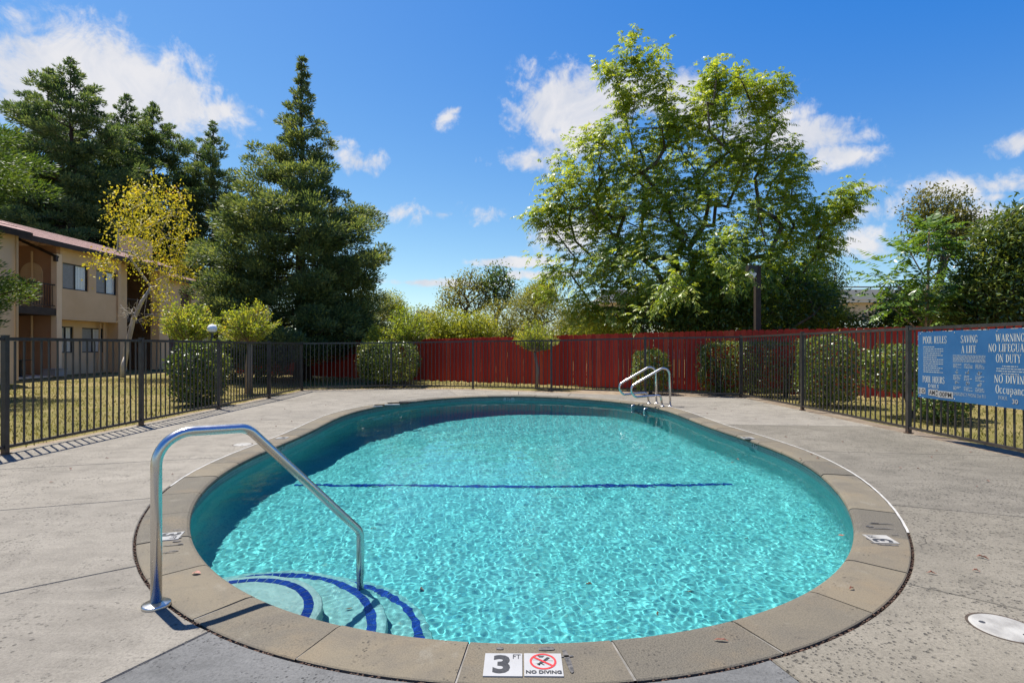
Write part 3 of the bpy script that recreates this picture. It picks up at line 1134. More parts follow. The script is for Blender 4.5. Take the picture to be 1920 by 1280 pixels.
def arc2(cx, cy, rx, ry, a0, a1, tx, ty, n=12):
    """ring sector whose thickness goes from ty (top/bottom) to tx (sides)"""
    vs, fs = [], []
    for i in range(n + 1):
        a = R(a0 + (a1 - a0) * i / n)
        vs += [(cx + rx * math.cos(a), cy + ry * math.sin(a)), (cx + (rx - tx) * math.cos(a), cy + (ry - ty) * math.sin(a))]
    for i in range(n):
        fs.append((2 * i, 2 * i + 2, 2 * i + 3, 2 * i + 1))
    return vs, fs


def roman(ch):
    """one narrow roman capital on a unit height: (width, vertices, faces)"""
    S, T, F = 0.125, 0.045, 0.04
    vs, fs = [], []
    def add(v, f):
        b = len(vs); vs.extend(v); fs.extend([tuple(i + b for i in q) for q in f])
    def bar(x0, y0, x1, y1): add([(x0, y0), (x1, y0), (x1, y1), (x0, y1)], [(0, 1, 2, 3)])
    def dia(xa, xb, y0, y1, t): add([(xa - t / 2, y0), (xa + t / 2, y0), (xb + t / 2, y1), (xb - t / 2, y1)], [(0, 1, 2, 3)])
    def ser(xc, y, w=0.2): bar(xc - w / 2, y, xc + w / 2, y + F)
    def stem(x, s0=True, s1=True, w=S, sw=0.25):
        bar(x - w / 2, 0, x + w / 2, 1)
        if s0: ser(x, 0, sw)
        if s1: ser(x, 1 - F, sw)
    W = 0.6
    if ch in "OQCG":
        W = 0.62
        if ch in "OQ": add(*arc2(0.31, 0.5, 0.31, 0.51, 0, 360, S, T, 26))
        else:
            add(*arc2(0.31, 0.5, 0.31, 0.51, 42, 318, S, T, 20))
            bar(0.52, 0.66, 0.56, 0.95)
            if ch == "G": bar(0.46, 0.08, 0.58, 0.42); bar(0.38, 0.38, 0.64, 0.42)
            else: bar(0.52, 0.05, 0.56, 0.24)
    elif ch in "PRBD":
        stem(0.14, True, True)
        if ch == "D": add(*arc2(0.2, 0.5, 0.4, 0.5, -90, 90, S, T)); W = 0.62
        else:
            add(*arc2(0.22, 0.74, 0.32, 0.26, -90, 90, S, T)); bar(0.14, 0.96, 0.25, 1.0); bar(0.14, 0.48, 0.25, 0.52)
            W = 0.56
            if ch == "R": dia(0.56, 0.3, 0.0, 0.49, S); ser(0.59, 0, 0.13); W = 0.64
            if ch == "B": add(*arc2(0.22, 0.25, 0.34, 0.26, -90, 90, S, T))
    elif ch in "LEF":
        stem(0.14)
        W = 0.52
        if ch in "LE": bar(0.14, 0, 0.5, T); bar(0.46, 0, 0.5, 0.26)
        if ch in "EF": bar(0.14, 1 - T, 0.48, 1); bar(0.44, 0.76, 0.48, 1); bar(0.14, 0.5, 0.38, 0.5 + T); bar(0.35, 0.4, 0.38, 0.64)
    elif ch == "I": stem(0.14); W = 0.28
    elif ch == "T": stem(0.3, True, False); bar(0.0, 1 - T, 0.6, 1); bar(0, 0.76, 0.04, 1); bar(0.56, 0.76, 0.6, 1)
    elif ch == "H": stem(0.13); stem(0.55); bar(0.13, 0.49, 0.55, 0.49 + T); W = 0.68
    elif ch == "N": stem(0.1, True, True, T, 0.2); bar(0.54, 0, 0.585, 1); ser(0.56, 1 - F, 0.2); dia(0.54, 0.09, 0, 1, S); W = 0.67
    elif ch == "M": stem(0.1, True, True, T, 0.2); dia(0.36, 0.12, 0, 1, S); dia(0.36, 0.6, 0, 1, T); stem(0.62); W = 0.75
    elif ch == "U": bar(0.08, 0.28, 0.08 + S, 1); ser(0.14, 1 - F, 0.26); bar(0.52, 0.28, 0.52 + T, 1); ser(0.54, 1 - F, 0.2); add(*arc2(0.325, 0.3, 0.245, 0.31, 180, 360, 0.08, T)); W = 0.64
    elif ch == "A": dia(0.08, 0.31, 0, 1, T); dia(0.54, 0.31, 0, 1, S); bar(0.15, 0.3, 0.46, 0.3 + T); ser(0.08, 0, 0.2); ser(0.54, 0, 0.24); W = 0.64
    elif ch == "V": dia(0.31, 0.09, 0, 1, S); dia(0.31, 0.54, 0, 1, T); ser(0.09, 1 - F, 0.24); ser(0.54, 1 - F, 0.2); W = 0.62
    elif ch == "W": dia(0.27, 0.09, 0, 1, S); dia(0.27, 0.45, 0, 1, T); dia(0.63, 0.45, 0, 1, S); dia(0.63, 0.82, 0, 1, T); ser(0.09, 1 - F, 0.24); ser(0.82, 1 - F, 0.2); ser(0.45, 1 - F, 0.2); W = 0.9
    elif ch == "Y": bar(0.25, 0, 0.25 + S, 0.5); ser(0.31, 0, 0.26); dia(0.3, 0.08, 0.42, 1, S); dia(0.32, 0.54, 0.42, 1, T); ser(0.08, 1 - F, 0.24); ser(0.54, 1 - F, 0.2); W = 0.62
    elif ch == "S":
        add(*arc2(0.27, 0.74, 0.23, 0.27, 20, 270, 0.1, T)); add(*arc2(0.27, 0.26, 0.25, 0.27, -160, 90, 0.1, T))
        dia(0.4, 0.16, 0.36, 0.64, 0.14); bar(0.46, 0.72, 0.49, 0.97); bar(0.03, 0.03, 0.06, 0.28); W = 0.54
    elif ch in "cuanpy":
        xh = 0.66
        if ch == "c": add(*arc2(0.24, 0.33, 0.24, 0.34, 45, 320, 0.11, T, 16)); W = 0.5
        elif ch == "a": bar(0.3, 0, 0.41, 0.5); add(*arc2(0.22, 0.48, 0.19, 0.19, 0, 160, 0.09, T)); add(*arc2(0.21, 0.18, 0.2, 0.2, 60, 330, 0.1, T)); W = 0.48
        elif ch == "n": bar(0.06, 0, 0.17, 0.66); bar(0.36, 0, 0.47, 0.45); add(*arc2(0.29, 0.44, 0.18, 0.22, 0, 180, 0.1, T)); ser(0.11, 0, 0.2); ser(0.42, 0, 0.2); W = 0.56
        elif ch == "u": bar(0.06, 0.2, 0.17, 0.66); bar(0.36, 0, 0.47, 0.66); add(*arc2(0.24, 0.22, 0.18, 0.22, 180, 360, 0.1, T)); W = 0.56
        elif ch == "p": bar(0.07, -0.3, 0.18, 0.66); add(*arc2(0.27, 0.33, 0.25, 0.34, -150, 150, 0.11, T, 16)); ser(0.12, -0.3, 0.24); W = 0.58
        elif ch == "y": dia(0.25, 0.08, 0, 0.66, 0.11); dia(0.14, 0.44, -0.3, 0.66, T); ser(0.08, 0.62, 0.2); ser(0.44, 0.62, 0.18); W = 0.5
    elif ch == " ": W = 0.3
    return W, vs, fs


def roman_line(mb, text, uc, z0, h, width, place, mi=0):
    """one line of capitals: centre uc, baseline z0, cap height h, total width; place(u, z) gives the 3-D point"""
    glyphs = [roman(c) for c in text]
    tot = sum(g[0] for g in glyphs) + 0.05 * (len(glyphs) - 1)
    sx = width / tot
    x = uc - width / 2
    for (w, vs, fs) in glyphs:
        mb.add([place(x + a * sx, z0 + b * h) for a, b in vs], fs, mi)
        x += (w + 0.05) * sx


# ------------------------------------------------------------------ pool rules sign on the fence
M["sign_blue"] = None
m, N = new_mat("sign_blue_paint")
v = N.n("ShaderNodeTexCoord").outputs["Object"]
col = N.mix(N.smooth(N.noise(2.0, v, 6.0, 0.6), 0.35, 0.7), (0.022, 0.095, 0.22), (0.032, 0.115, 0.25))
fl = N.smooth(N.noise(26.0, v, 5.0, 0.7), 0.70, 0.76)
col = N.mix(N.math("MULTIPLY", fl, 0.5), col, (0.45, 0.5, 0.5))
finish(N, bsdf(N, col, 0.45, 0, 0.4, fl, 0.15, 0.002))
M["sign_blue"] = m
M["sign_cream"] = simple("sign_cream_print", (0.465, 0.465, 0.398), (0.525, 0.525, 0.465), 30, 0.6)
M["sign_faded"] = simple("sign_faded_print", (0.225, 0.270, 0.300), (0.315, 0.345, 0.345), 40, 0.6)
M["sign_edge"] = simple("sign_worn_edge", (0.375, 0.375, 0.360), (0.488, 0.480, 0.450), 40, 0.6)
SX, SY = 5.715, 7.5
sg = thing("rules_sign", "wide blue pool rules sign with cream lettering hung on the iron fence", "sign", (SX, SY, 0))
SW = 1.86
ztop, zbot = 1.468, 0.553
pan = MB().box((0.0, -SW / 2, (ztop + zbot) / 2), (0.012, SW, ztop - zbot)).build("panel", M["sign_blue"], sg)
mbx = MB()
for i in range(26):
    L = random.uniform(0.015, 0.09)
    mbx.box((-0.0065, -random.uniform(0.03, SW - 0.05), ztop - 0.004), (0.0022, L, random.uniform(0.004, 0.01)))
for i in range(10):
    mbx.box((-0.0065, -random.uniform(0.0, 0.004) - 0.002, random.uniform(zbot, ztop)), (0.0022, 0.006, random.uniform(0.01, 0.04)))
mbx.build("worn_edge", M["sign_edge"], sg)


def sp(u, z):
    return (-0.0075, -u, z)


L1 = MB()
for (t, uc, z0, h, w) in (("POOL RULES", 0.292, 1.302, 0.098, 0.405), ("SAVING", 0.838, 1.307, 0.094, 0.245), ("A LIFE", 0.832, 1.178, 0.098, 0.215),
                          ("WARNING", 1.385, 1.315, 0.092, 0.36), ("NO LIFEGUARD", 1.385, 1.197, 0.095, 0.55), ("ON DUTY", 1.365, 1.073, 0.099, 0.31),
                          ("NO DIVING", 1.40, 0.835, 0.094, 0.43), ("Occupancy", 1.405, 0.712, 0.098, 0.40), ("POOL HOURS", 0.274, 0.768, 0.09, 0.375), ("DAILY", 0.28, 0.70, 0.052, 0.19)):
    roman_line(L1, t, uc, z0, h, w, sp)
# back faces do not matter: flip so that the letters face the pool
tag(L1.build("lettering", M["sign_cream"], sg), kind="stuff")
L2 = MB()
roman_line(L2, "POOL", 1.30, 0.64, 0.045, 0.12, sp)
fm = font_mesh("EMERGENCY PHONE Dial 911", 0.1)
v_, f_ = mesh_data(fm)
xs_ = [a[0] for a in v_]
sc_ = 0.465 / (max(xs_) - min(xs_))
L2.add([sp(0.84 + a[0] * sc_, 0.652 + a[1] * 0.62) for a in v_], f_)


def print_lines(mb, u0, u1, z0, z1, n, seed, ragged=True, center=False, dens=0.82):
    """blocks of print too small to read: rows of word-length dashes"""
    r = random.Random(seed)
    for i in range(n):
        z = z0 + (z1 - z0) * (i + 0.5) / n
        h = (z0 - z1) / n * 0.46
        end = u1 - (r.uniform(0, 0.5) * (u1 - u0) if ragged and r.random() < 0.5 else 0)
        u = u0 + ((u1 - end) / 2 if center else 0)
        e2 = end + ((u1 - end) / 2 if center else 0)
        while u < e2 - 0.006:
            w = min(r.uniform(0.012, 0.05), e2 - u)
            mb.add([sp(u, z - h / 2), sp(u + w, z - h / 2), sp(u + w, z + h / 2), sp(u, z + h / 2)], [(0, 1, 2, 3)])
            u += w + 0.008


print_lines(L2, 0.10, 0.44, 1.27, 0.90, 13, 1)
print_lines(L2, 0.595, 1.07, 1.155, 1.06, 6, 2, False)
for c in range(3):
    ua = 0.6 + c * 0.165
    print_lines(L2, ua, ua + 0.125, 1.045, 0.985, 4, 10 + c)
    print_lines(L2, ua, ua + 0.125, 0.90, 0.83, 4, 20 + c)
    print_lines(L2, ua, ua + 0.125, 0.755, 0.70, 3, 30 + c)
print_lines(L2, 1.215, 1.56, 1.045, 0.93, 4, 40, True, True)
for c in range(3):
    for zz in (0.945, 0.795):
        uc = 0.655 + c * 0.165
        r_ = random.Random(c + int(zz * 100))
        for q in range(5):
            a0 = r_.uniform(0, 360)
            vs, fs = arc2(uc + r_.uniform(-0.02, 0.02), zz + r_.uniform(-0.015, 0.015), r_.uniform(0.01, 0.025), r_.uniform(0.01, 0.022), a0, a0 + r_.uniform(120, 300), 0.007, 0.007, 7)
            L2.add([sp(a, b) for a, b in vs], fs)
tag(L2.build("small_print", M["sign_faded"], sg), kind="stuff")


def sticker(text, u0, u1, z0, z1, tilt=0.0, white=True, col="black"):
    mb = MB()
    c = Vector(((u0 + u1) / 2, (z0 + z1) / 2))
    rot = Matrix.Rotation(tilt, 2)
    def pt(a, b, x):
        q = rot @ (Vector((a, b)) - c) + c
        return (x, -q[0], q[1])
    if white:
        mb.add([pt(u0, z0, -0.0085), pt(u1, z0, -0.0085), pt(u1, z1, -0.0085), pt(u0, z1, -0.0085)], [(0, 1, 2, 3)])
    o = mb.build("number_sticker", M["white"], pan if False else sg) if white else None
    me = font_mesh(text, 0.1, bold=0.0015)
    v_, f_ = mesh_data(me)
    x0, x1 = min(a[0] for a in v_), max(a[0] for a in v_)
    y0, y1 = min(a[1] for a in v_), max(a[1] for a in v_)
    mg = 0.10
    k = MB().add([pt(u0 + (u1 - u0) * (mg + (1 - 2 * mg) * (a[0] - x0) / (x1 - x0)), z0 + (z1 - z0) * (0.14 + 0.72 * (a[1] - y0) / (y1 - y0)), -0.0093) for a in v_], f_)
    tag(k.build("digits", M[col], o or sg), kind="stuff")


sticker("10", 0.018, 0.138, 0.608, 0.69, 0.0)
sticker("AM", 0.19, 0.315, 0.595, 0.68, 0.0)
sticker(":", 0.318, 0.352, 0.588, 0.684, 0.0)
sticker("00PM", 0.356, 0.60, 0.583, 0.672, 0.0)
sticker("30", 1.405, 1.495, 0.597, 0.672, 0.03, False, "white")
for u in (0.04, 0.62, 1.22, 1.82):
    for z in (ztop - 0.03, zbot + 0.03):
        MB().lathe([(0.0005, 0.004), (0.006, 0.003), (0.008, 0.0)], (0, 0, 0), 8).build("screw", M["steel"], sg)
        o_ = bpy.data.objects[[k for k in bpy.data.objects.keys() if k.startswith("screw")][-1]]
        o_.location = (-0.0065, -u, z); o_.rotation_euler = (0, -math.pi / 2, 0)
# clips that hold the sign on the fence
for u in (0.25, 0.95, 1.65):
    MB().box((0.018, -u, ztop - 0.05), (0.03, 0.03, 0.02)).build("clip", M["steel"], sg)


# ------------------------------------------------------------------ depth marker tiles on the coping
def flat_on_deck(parent, name, cx, cy, ang, w, h, z, mat, lift=0.004):
    mb = MB()
    mb.box((0, 0, 0), (w, h, 0.006))
    o = mb.build(name, mat, parent)
    o.location = (cx, cy, z)
    o.rotation_euler = (0, 0, ang)
    return o


def put_text(parent, text, x, y, size, mat, z=0.0042, bold=0.002, sx=1.0):
    me = font_mesh(text, size, bold=bold, sx=sx)
    o = link("print", me, mat, parent, (x, y, z))
    return o


def ring_faces(cx, cy, r, t, n=40):
    return arc2(cx, cy, r, r, 0, 360, t, t, n)


tz = 0.0025
c0 = (G(910, 1247) + G(1055, 1247)) / 2
tA = G((908 + 979) / 2, 1247); tB = G((981 + 1056) / 2, 1247)
t1 = flat_on_deck(pool, "depth_tile", tA.x, tA.y, -0.015, 0.150, 0.150, tz, M["tile_white"])
t1["label"] = "white ceramic depth tile reading 3 FT beside the no diving tile"
put_text(t1, "3", -0.006, -0.005, 0.155, M["black"], bold=0.006)
put_text(t1, "FT", 0.052, 0.05, 0.042, M["black"], bold=0.0002, sx=0.75)
t2 = flat_on_deck(pool, "no_diving_tile", tB.x, tB.y, -0.015, 0.150, 0.150, tz, M["tile_white"])
t2["label"] = "white ceramic tile with a red barred diver and NO DIVING"
mb = MB()
vs, fs = ring_faces(0, 0.018, 0.053, 0.0085)
mb.add([(a, b, 0.0046) for a, b in vs], fs)
ca, sa = math.cos(R(-38)), math.sin(R(-38))
mb.add([(ca * a - sa * b, sa * a + ca * b + 0.018, 0.0048) for a, b in ((-0.047, -0.0045), (0.047, -0.0045), (0.047, 0.0045), (-0.047, 0.0045))], [(0, 1, 2, 3)])
mb.build("prohibition_ring", M["red_print"], t2)
mb = MB()
def limb(x0, y0, x1, y1, w):
    d = Vector((x1 - x0, y1 - y0)).normalized(); n_ = Vector((-d.y, d.x)) * w / 2
    mb.add([(x0 - n_.x, y0 - n_.y, 0.0043), (x1 - n_.x, y1 - n_.y, 0.0043), (x1 + n_.x, y1 + n_.y, 0.0043), (x0 + n_.x, y0 + n_.y, 0.0043)], [(0, 1, 2, 3)])
limb(0.026, 0.044, 0.004, 0.018, 0.007); limb(0.02, 0.046, 0.0, 0.02, 0.006); limb(0.004, 0.02, -0.012, 0.006, 0.012); limb(-0.012, 0.006, -0.016, -0.008, 0.005); limb(-0.008, 0.004, 0.004, -0.006, 0.004)
vs, fs = arc2(-0.018, 0.0, 0.006, 0.006, 0, 360, 0.0055, 0.0055, 10)
mb.add([(a, b, 0.0043) for a, b in vs], fs)
for (xa, xb, yy) in ((-0.04, -0.016, 0.028), (0.012, 0.04, 0.024), (-0.03, -0.01, 0.004), (0.014, 0.03, 0.002)):
    limb(xa, yy, xb, yy - 0.001, 0.0012)
limb(-0.02, 0.054, 0.006, 0.054, 0.004); limb(-0.016, 0.047, 0.002, 0.047, 0.003)
mb.build("diver", M["black"], t2)
put_text(t2, "NO DIVING", 0.0, -0.053, 0.0265, M["black"], bold=0.0008, z=0.0052)
# older painted marks that the tiles replaced
mk = MB()
def blot(px, py, w, h, rot=0.0):
    g = G(px, py)
    n = 14
    vs = [(g.x, g.y, 0.0046)]
    for i in range(n):
        a = 2 * math.pi * i / n
        rr = 1 + 0.18 * (random.random() - 0.5)
        sx_, sy_ = w / 2 * rr * math.copysign(abs(math.cos(a)) ** 0.6, math.cos(a)), h / 2 * rr * math.copysign(abs(math.sin(a)) ** 0.6, math.sin(a))
        vs.append((g.x + sx_ * math.cos(rot) - sy_ * math.sin(rot), g.y + sx_ * math.sin(rot) + sy_ * math.cos(rot), 0.0046))
    mk.add(vs, [(0, i + 1, (i + 1) % n + 1) for i in range(n)])
blot(1025, 1217, 0.065, 0.025, 0.1); blot(1065, 1239, 0.022, 0.16, 0.12); blot(1064, 1231, 0.05, 0.012, 0.1); blot(937, 1216.5, 0.03, 0.016)
for (px, py, w, h, r_) in ((1640, 981, 0.05, 0.02, -0.2), (1652, 982, 0.17, 0.012, -0.12), (1630, 987, 0.05, 0.022, -0.2), (1650, 991, 0.16, 0.012, -0.12), (1632, 1012, 0.03, 0.06, 0.1), (1665, 1022, 0.12, 0.02, -0.15),
                          (1640, 1018, 0.05, 0.025, -0.3), (1678, 1003, 0.05, 0.01, 0), (331, 1015, 0.05, 0.02, 0.3), (325, 1022, 0.12, 0.012, 0.25), (339, 1020, 0.03, 0.02, 0), (326, 1033, 0.05, 0.015, 0.2), (313, 1036, 0.10, 0.008, 0.2), (332, 994, 0.05, 0.018, 0.1), (336, 1008, 0.03, 0.03, 0.1)):
    blot(px, py, w, h, r_)
tag(mk.build("worn_painted_marks", M["worn_black"], pool), kind="stuff")
gR = G(1651, 1011); gL = G(316, 1006)
t3 = flat_on_deck(pool, "depth_tile", gR.x, gR.y, math.pi / 2 - 0.12, 0.150, 0.150, tz, M["worn_white"])
t3["label"] = "white depth tile set sideways in the coping beside dark painted marks"
put_text(t3, "3", -0.03, 0.0, 0.15, M["black"], bold=0.005); put_text(t3, "FT", 0.04, 0.035, 0.05, M["black"], bold=0.001)
t4 = flat_on_deck(pool, "depth_tile", gL.x, gL.y, -math.pi / 2 + 0.3, 0.150, 0.150, tz, M["tile_white"])
t4["label"] = "white depth tile behind the foot of the handrail"
put_text(t4, "3", -0.03, 0.0, 0.15, M["black"], bold=0.005); put_text(t4, "FT", 0.04, 0.035, 0.05, M["black"], bold=0.001)
# far white tiles along the coping and marks in the waterline
for (px, py, an) in ((1402, 821, 1.5), (529, 821, -1.5)):
    g = G(px, py)
    t_ = flat_on_deck(pool, "depth_tile", g.x, g.y, an, 0.15, 0.15, tz, M["tile_white"])
    put_text(t_, "4", -0.02, 0.0, 0.15, M["black"], bold=0.004); put_text(t_, "FT", 0.045, 0.03, 0.05, M["black"], bold=0.001)


def band_mark(px, py, w=0.15, txt="8"):
    g = G(px, py, -0.06)
    k = int(np.argmin(np.linalg.norm(off(0.0) - np.array([g.x, g.y]), axis=1)))
    c = CV[k] + OUT[k] * 0.029
    o_ = MB().box((0, 0, 0), (w, 0.004, 0.07)).build("waterline_tile", M["tile_white"], pool)
    o_.location = (c[0], c[1], -0.085)
    o_.rotation_euler = (0, 0, math.atan2(OUT[k][1], OUT[k][0]) - math.pi / 2)
    me = font_mesh(txt, 0.075, bold=0.002)
    t_ = link("print", me, M["black"], o_, (0, -0.0026, 0))
    t_.rotation_euler = (math.pi / 2, 0, 0)


band_mark(955, 744, 0.42, "8 FT"); band_mark(1385, 832, 0.15, "4 FT"); band_mark(548, 836, 0.15, "4 FT"); band_mark(1168, 760, 0.18, "8 FT")

# ------------------------------------------------------------------ skimmer lids
def lid(px, py, r, label):
    g = G(px, py)
    t = thing("skimmer_lid", label, "lid", (g.x, g.y, 0), "round skimmer lids in the deck")
    MB().lathe([(0.0005, 0.006), (r - 0.012, 0.005), (r - 0.004, 0.003), (r, 0.0006)], (0, 0, 0), 48).build("cover", M["worn_white"], t)
    MB().lathe([(r + 0.001, 0.001), (r + 0.012, 0.0008)], (0, 0, 0), 48).build("rim", M["soil"], t)
    for a in (2.6, -1.2):
        MB().lathe([(0.0004, 0.0068), (0.012, 0.0062), (0.014, 0.004)], (r * 0.62 * math.cos(a), r * 0.62 * math.sin(a), 0), 14).build("finger_hole", M["black"], t)


lid(1884, 1176, 0.125, "large white round skimmer lid in the near deck by the pool's curved end")
lid(455, 833, 0.11, "small looking white skimmer lid beyond the handrail on the far deck")

# broken coping piece with debris on the far left edge
dbr = thing("broken_coping_piece", "dark broken strip of coping debris lying on the far pool edge", "debris", tuple(G(745, 758)))
for (px, py, L, w, an, mt) in ((722, 760, 0.45, 0.05, 0.45, "soil"), (748, 756, 0.50, 0.06, 0.35, "soil"), (735, 759.5, 0.32, 0.09, 0.35, "white"), (765, 754, 0.4, 0.05, 0.3, "worn_black"), (708, 762.5, 0.2, 0.05, 0.5, "white")):
    g = G(px, py)
    o_ = MB().box((0, 0, 0.012), (L, w, 0.02)).build("fragment", M[mt], dbr)
    o_.location = g - dbr.location
    o_.rotation_euler = (0, 0.02, an)

# fallen leaves
M["dry_leaf"] = simple("dry_leaf", (0.16, 0.055, 0.035), (0.24, 0.10, 0.06), 40, 0.7)
M["pink_leaf"] = simple("pink_leaf", (0.294, 0.119, 0.084), (0.350, 0.168, 0.119), 30, 0.6)


def leaf_obj(px, py, L, w, ang, mat, label=None, z=0.006, stuffmb=None):
    g = G(px, py)
    n = 7
    vs, fs = [], []
    for i in range(n + 1):
        t = i / n
        ww = w * math.sin(math.pi * t) ** 0.7 * 0.5 + 0.0004
        cz = 0.010 * math.sin(math.pi * t) * (0.5 + random.random())
        for sgn in (-1, 0, 1):
            a, b = (t - 0.5) * L, ww * sgn
            vs.append((g.x + a * math.cos(ang) - b * math.sin(ang), g.y + a * math.sin(ang) + b * math.cos(ang), z + cz * (0.4 if sgn == 0 else 1)))
    for i in range(n):
        for j in range(2):
            fs.append((3 * i + j, 3 * i + j + 1, 3 * i + j + 4, 3 * i + j + 3))
    if stuffmb is not None:
        stuffmb.add(vs, fs)
        return
    o_ = MB().add(vs, fs).build("fallen_leaf", mat)
    tag(o_, label, "leaf")


leaf_obj(368, 1076, 0.05, 0.028, 0.0, M["pink_leaf"], "pinkish dry leaf lying on the rough coping beside the handrail")
leaf_obj(1352, 1202, 0.062, 0.012, -0.1, M["dry_leaf"], "narrow brown leaf lying on the near tan coping right of the depth tiles")
lit = MB()
for (px, py) in ((1375, 868), (1380, 862), (1500, 861), (1520, 853), (1537, 860), (1745, 858), (1690, 878), (1725, 880), (1850, 903), (1470, 820), (1415, 786), (1370, 771), (1840, 1045), (1850, 1048), (1835, 1072), (1745, 1076), (1600, 1105), (100, 905), (130, 880), (200, 860), (520, 800), (610, 760), (1340, 850)):
    leaf_obj(px + random.uniform(-4, 4), py, random.uniform(0.025, 0.05), random.uniform(0.008, 0.015), random.uniform(0, 3), None, stuffmb=lit)
for i in range(60):
    x = random.uniform(-5.6, 5.6); y = random.uniform(3, 14.5)
    if in_pool(np.array([x]), np.array([y]), 0.35)[0]: continue
    d = y; px = 960 + x / d * 1000; py = 651 + EYE / d * 1000
    leaf_obj(px, py, random.uniform(0.02, 0.05), random.uniform(0.006, 0.016), random.uniform(0, 3), None, stuffmb=lit)
tag(lit.build("fallen_leaves", M["dry_leaf"]), kind="stuff")
# leaves that sank to the pool floor, and one floating
def under(px, py, z):
    v = np.array([(px - 960) / 1000, 1, -(py - 651) / 1000]); v /= np.linalg.norm(v)
    p = np.array([0, 0, EYE]) + v * ((EYE - WZ) / -v[2])
    h = np.array([v[0], v[1], 0]) / 1.33
    dz = math.sqrt(1 - (h ** 2).sum())
    return p + np.array([h[0], h[1], -dz]) * ((WZ - z) / dz)
sk = MB()
for (px, py, z) in ((744, 1102, -0.95), (790, 1093, -0.95), (655, 1140, -0.48), (1292, 1097, -0.95), (1230, 1139, -0.95), (1105, 1080, -0.96), (1000, 985, -1.05), (875, 1010, -1.0), (1180, 960, -1.08), (1400, 1000, -1.0), (700, 985, -1.05), (830, 850, -1.5), (1120, 830, -1.7)):
    q = under(px, py, z)
    a = random.uniform(0, 3); L = random.uniform(0.035, 0.06)
    vs = []
    for t, w in ((-0.5, 0.0), (-0.15, 0.3), (0.2, 0.28), (0.5, 0.0), (0.2, -0.28), (-0.15, -0.3)):
        vs.append((q[0] + L * (t * math.cos(a) - w * 0.5 * math.sin(a)), q[1] + L * (t * math.sin(a) + w * 0.5 * math.cos(a)), float(floor_z(q[1])) + 0.012 if z < -0.9 else z))
    sk.add(vs, [(0, 1, 5), (1, 2, 4, 5), (2, 3, 4)])
so = tag(sk.build("sunken_leaves", M["dry_leaf"]), kind="stuff")
so.cycles.is_caustics_receiver = True
g = G(1577, 1004, WZ)
fl = MB().add([(g.x - 0.025, g.y, WZ + 0.006), (g.x, g.y - 0.014, WZ + 0.005), (g.x + 0.03, g.y + 0.004, WZ + 0.007), (g.x, g.y + 0.016, WZ + 0.007)], [(0, 1, 2, 3)]).build("floating_leaf", M["dry_leaf"])
tag(fl, "small dark leaf floating on the water near the right pool wall", "leaf")
# debris in the open joint round the near end of the coping
jt = MB()
for i in range(1500):
    t = (tb + (ta - tb) % 1.0 * random.random()) % 1.0
    k = int(t * NP) % NP; w_ = t * NP - int(t * NP)
    c = CV[k] * (1 - w_) + CV[(k + 1) % NP] * w_ + OUT[k] * random.uniform(COPW + 0.002, JT + 0.006)
    sz = random.uniform(0.003, 0.009)
    jt.box((c[0], c[1], -0.022 + sz / 2 + random.random() * 0.012), (sz, sz * random.uniform(.6, 1.6), sz * .7), Matrix.Rotation(random.random() * 3, 3, "Z"))
M["joint_dirt"] = simple("joint_dirt", (0.03, 0.02, 0.014), (0.10, 0.055, 0.035), 60, 0.9)
tag(jt.build("joint_debris", M["joint_dirt"]), kind="stuff")
strip("joint_soil", COPW, JT + 0.006, -0.03, -0.018, M["soil"], deck, tb, tb + (ta - tb) % 1.0)
#@@END_SMALL

# ------------------------------------------------------------------ vegetation tools
V3 = np.array


def unit(a):
    return a / (np.linalg.norm(a, axis=-1, keepdims=True) + 1e-9)


def rhombs(c, d, n, L, Wd, fold=0.0):
    """leaf quads: centre base c, direction d, rough normal n, length L, width Wd (arrays)"""
    d = unit(d)
    s = unit(np.cross(d, n))
    L = np.asarray(L)[:, None]; Wd = np.asarray(Wd)[:, None]
    nn = unit(np.cross(s, d))
    mid = c + d * L * 0.45
    return np.stack([c, mid + s * Wd / 2 + nn * Wd * fold, c + d * L, mid - s * Wd / 2 + nn * Wd * fold], axis=1)


def rand_dirs(n, r):
    v = r.normal(size=(n, 3))
    return unit(v)


def crown_obj(name, quads, mat, parent, origin):
    Q = np.concatenate(quads) - np.array(origin)[None, None, :]
    me = quads_mesh(name, Q)
    return link(name, me, mat, parent)


def bark(name, c1, c2, scale=8):
    m, N = new_mat(name)
    v = N.n("ShaderNodeTexCoord").outputs["Object"]
    mp = N.n("ShaderNodeMapping", i_Vector=v)
    mp.inputs["Scale"].default_value = (scale, scale, scale * 0.2)
    n1 = N.noise(1.0, mp.outputs[0], 7.0, 0.65)
    col = N.mix(N.smooth(n1, 0.35, 0.65), c1, c2)
    finish(N, bsdf(N, col, 0.9, 0, 0.15, n1, 0.7, 0.03))
    return m


M["bark_red"] = bark("redwood_bark", (0.05, 0.032, 0.024), (0.10, 0.065, 0.05))
M["bark_gray"] = bark("gray_bark", (0.07, 0.055, 0.042), (0.14, 0.115, 0.09))
M["bark_tan"] = bark("tan_smooth_bark", (0.26, 0.19, 0.13), (0.38, 0.29, 0.20), 5)
M["bark_white"] = bark("birch_bark", (0.36, 0.32, 0.27), (0.58, 0.53, 0.46), 4)
M["needle"] = leaf_mat("redwood_needles", [(0.0, (0.038, 0.071, 0.035)), (0.4, (0.092, 0.145, 0.063)), (0.72, (0.194, 0.244, 0.089)), (1.0, (0.324, 0.352, 0.131))], 0.42, 0.5, 0.35, (1.3, 1.15, 0.5))
M["needle_far"] = leaf_mat("far_redwood_needles", [(0.0, (0.039, 0.081, 0.043)), (0.45, (0.087, 0.151, 0.067)), (1.0, (0.214, 0.265, 0.114))], 0.40, 0.55, 0.3, (1.3, 1.15, 0.5))
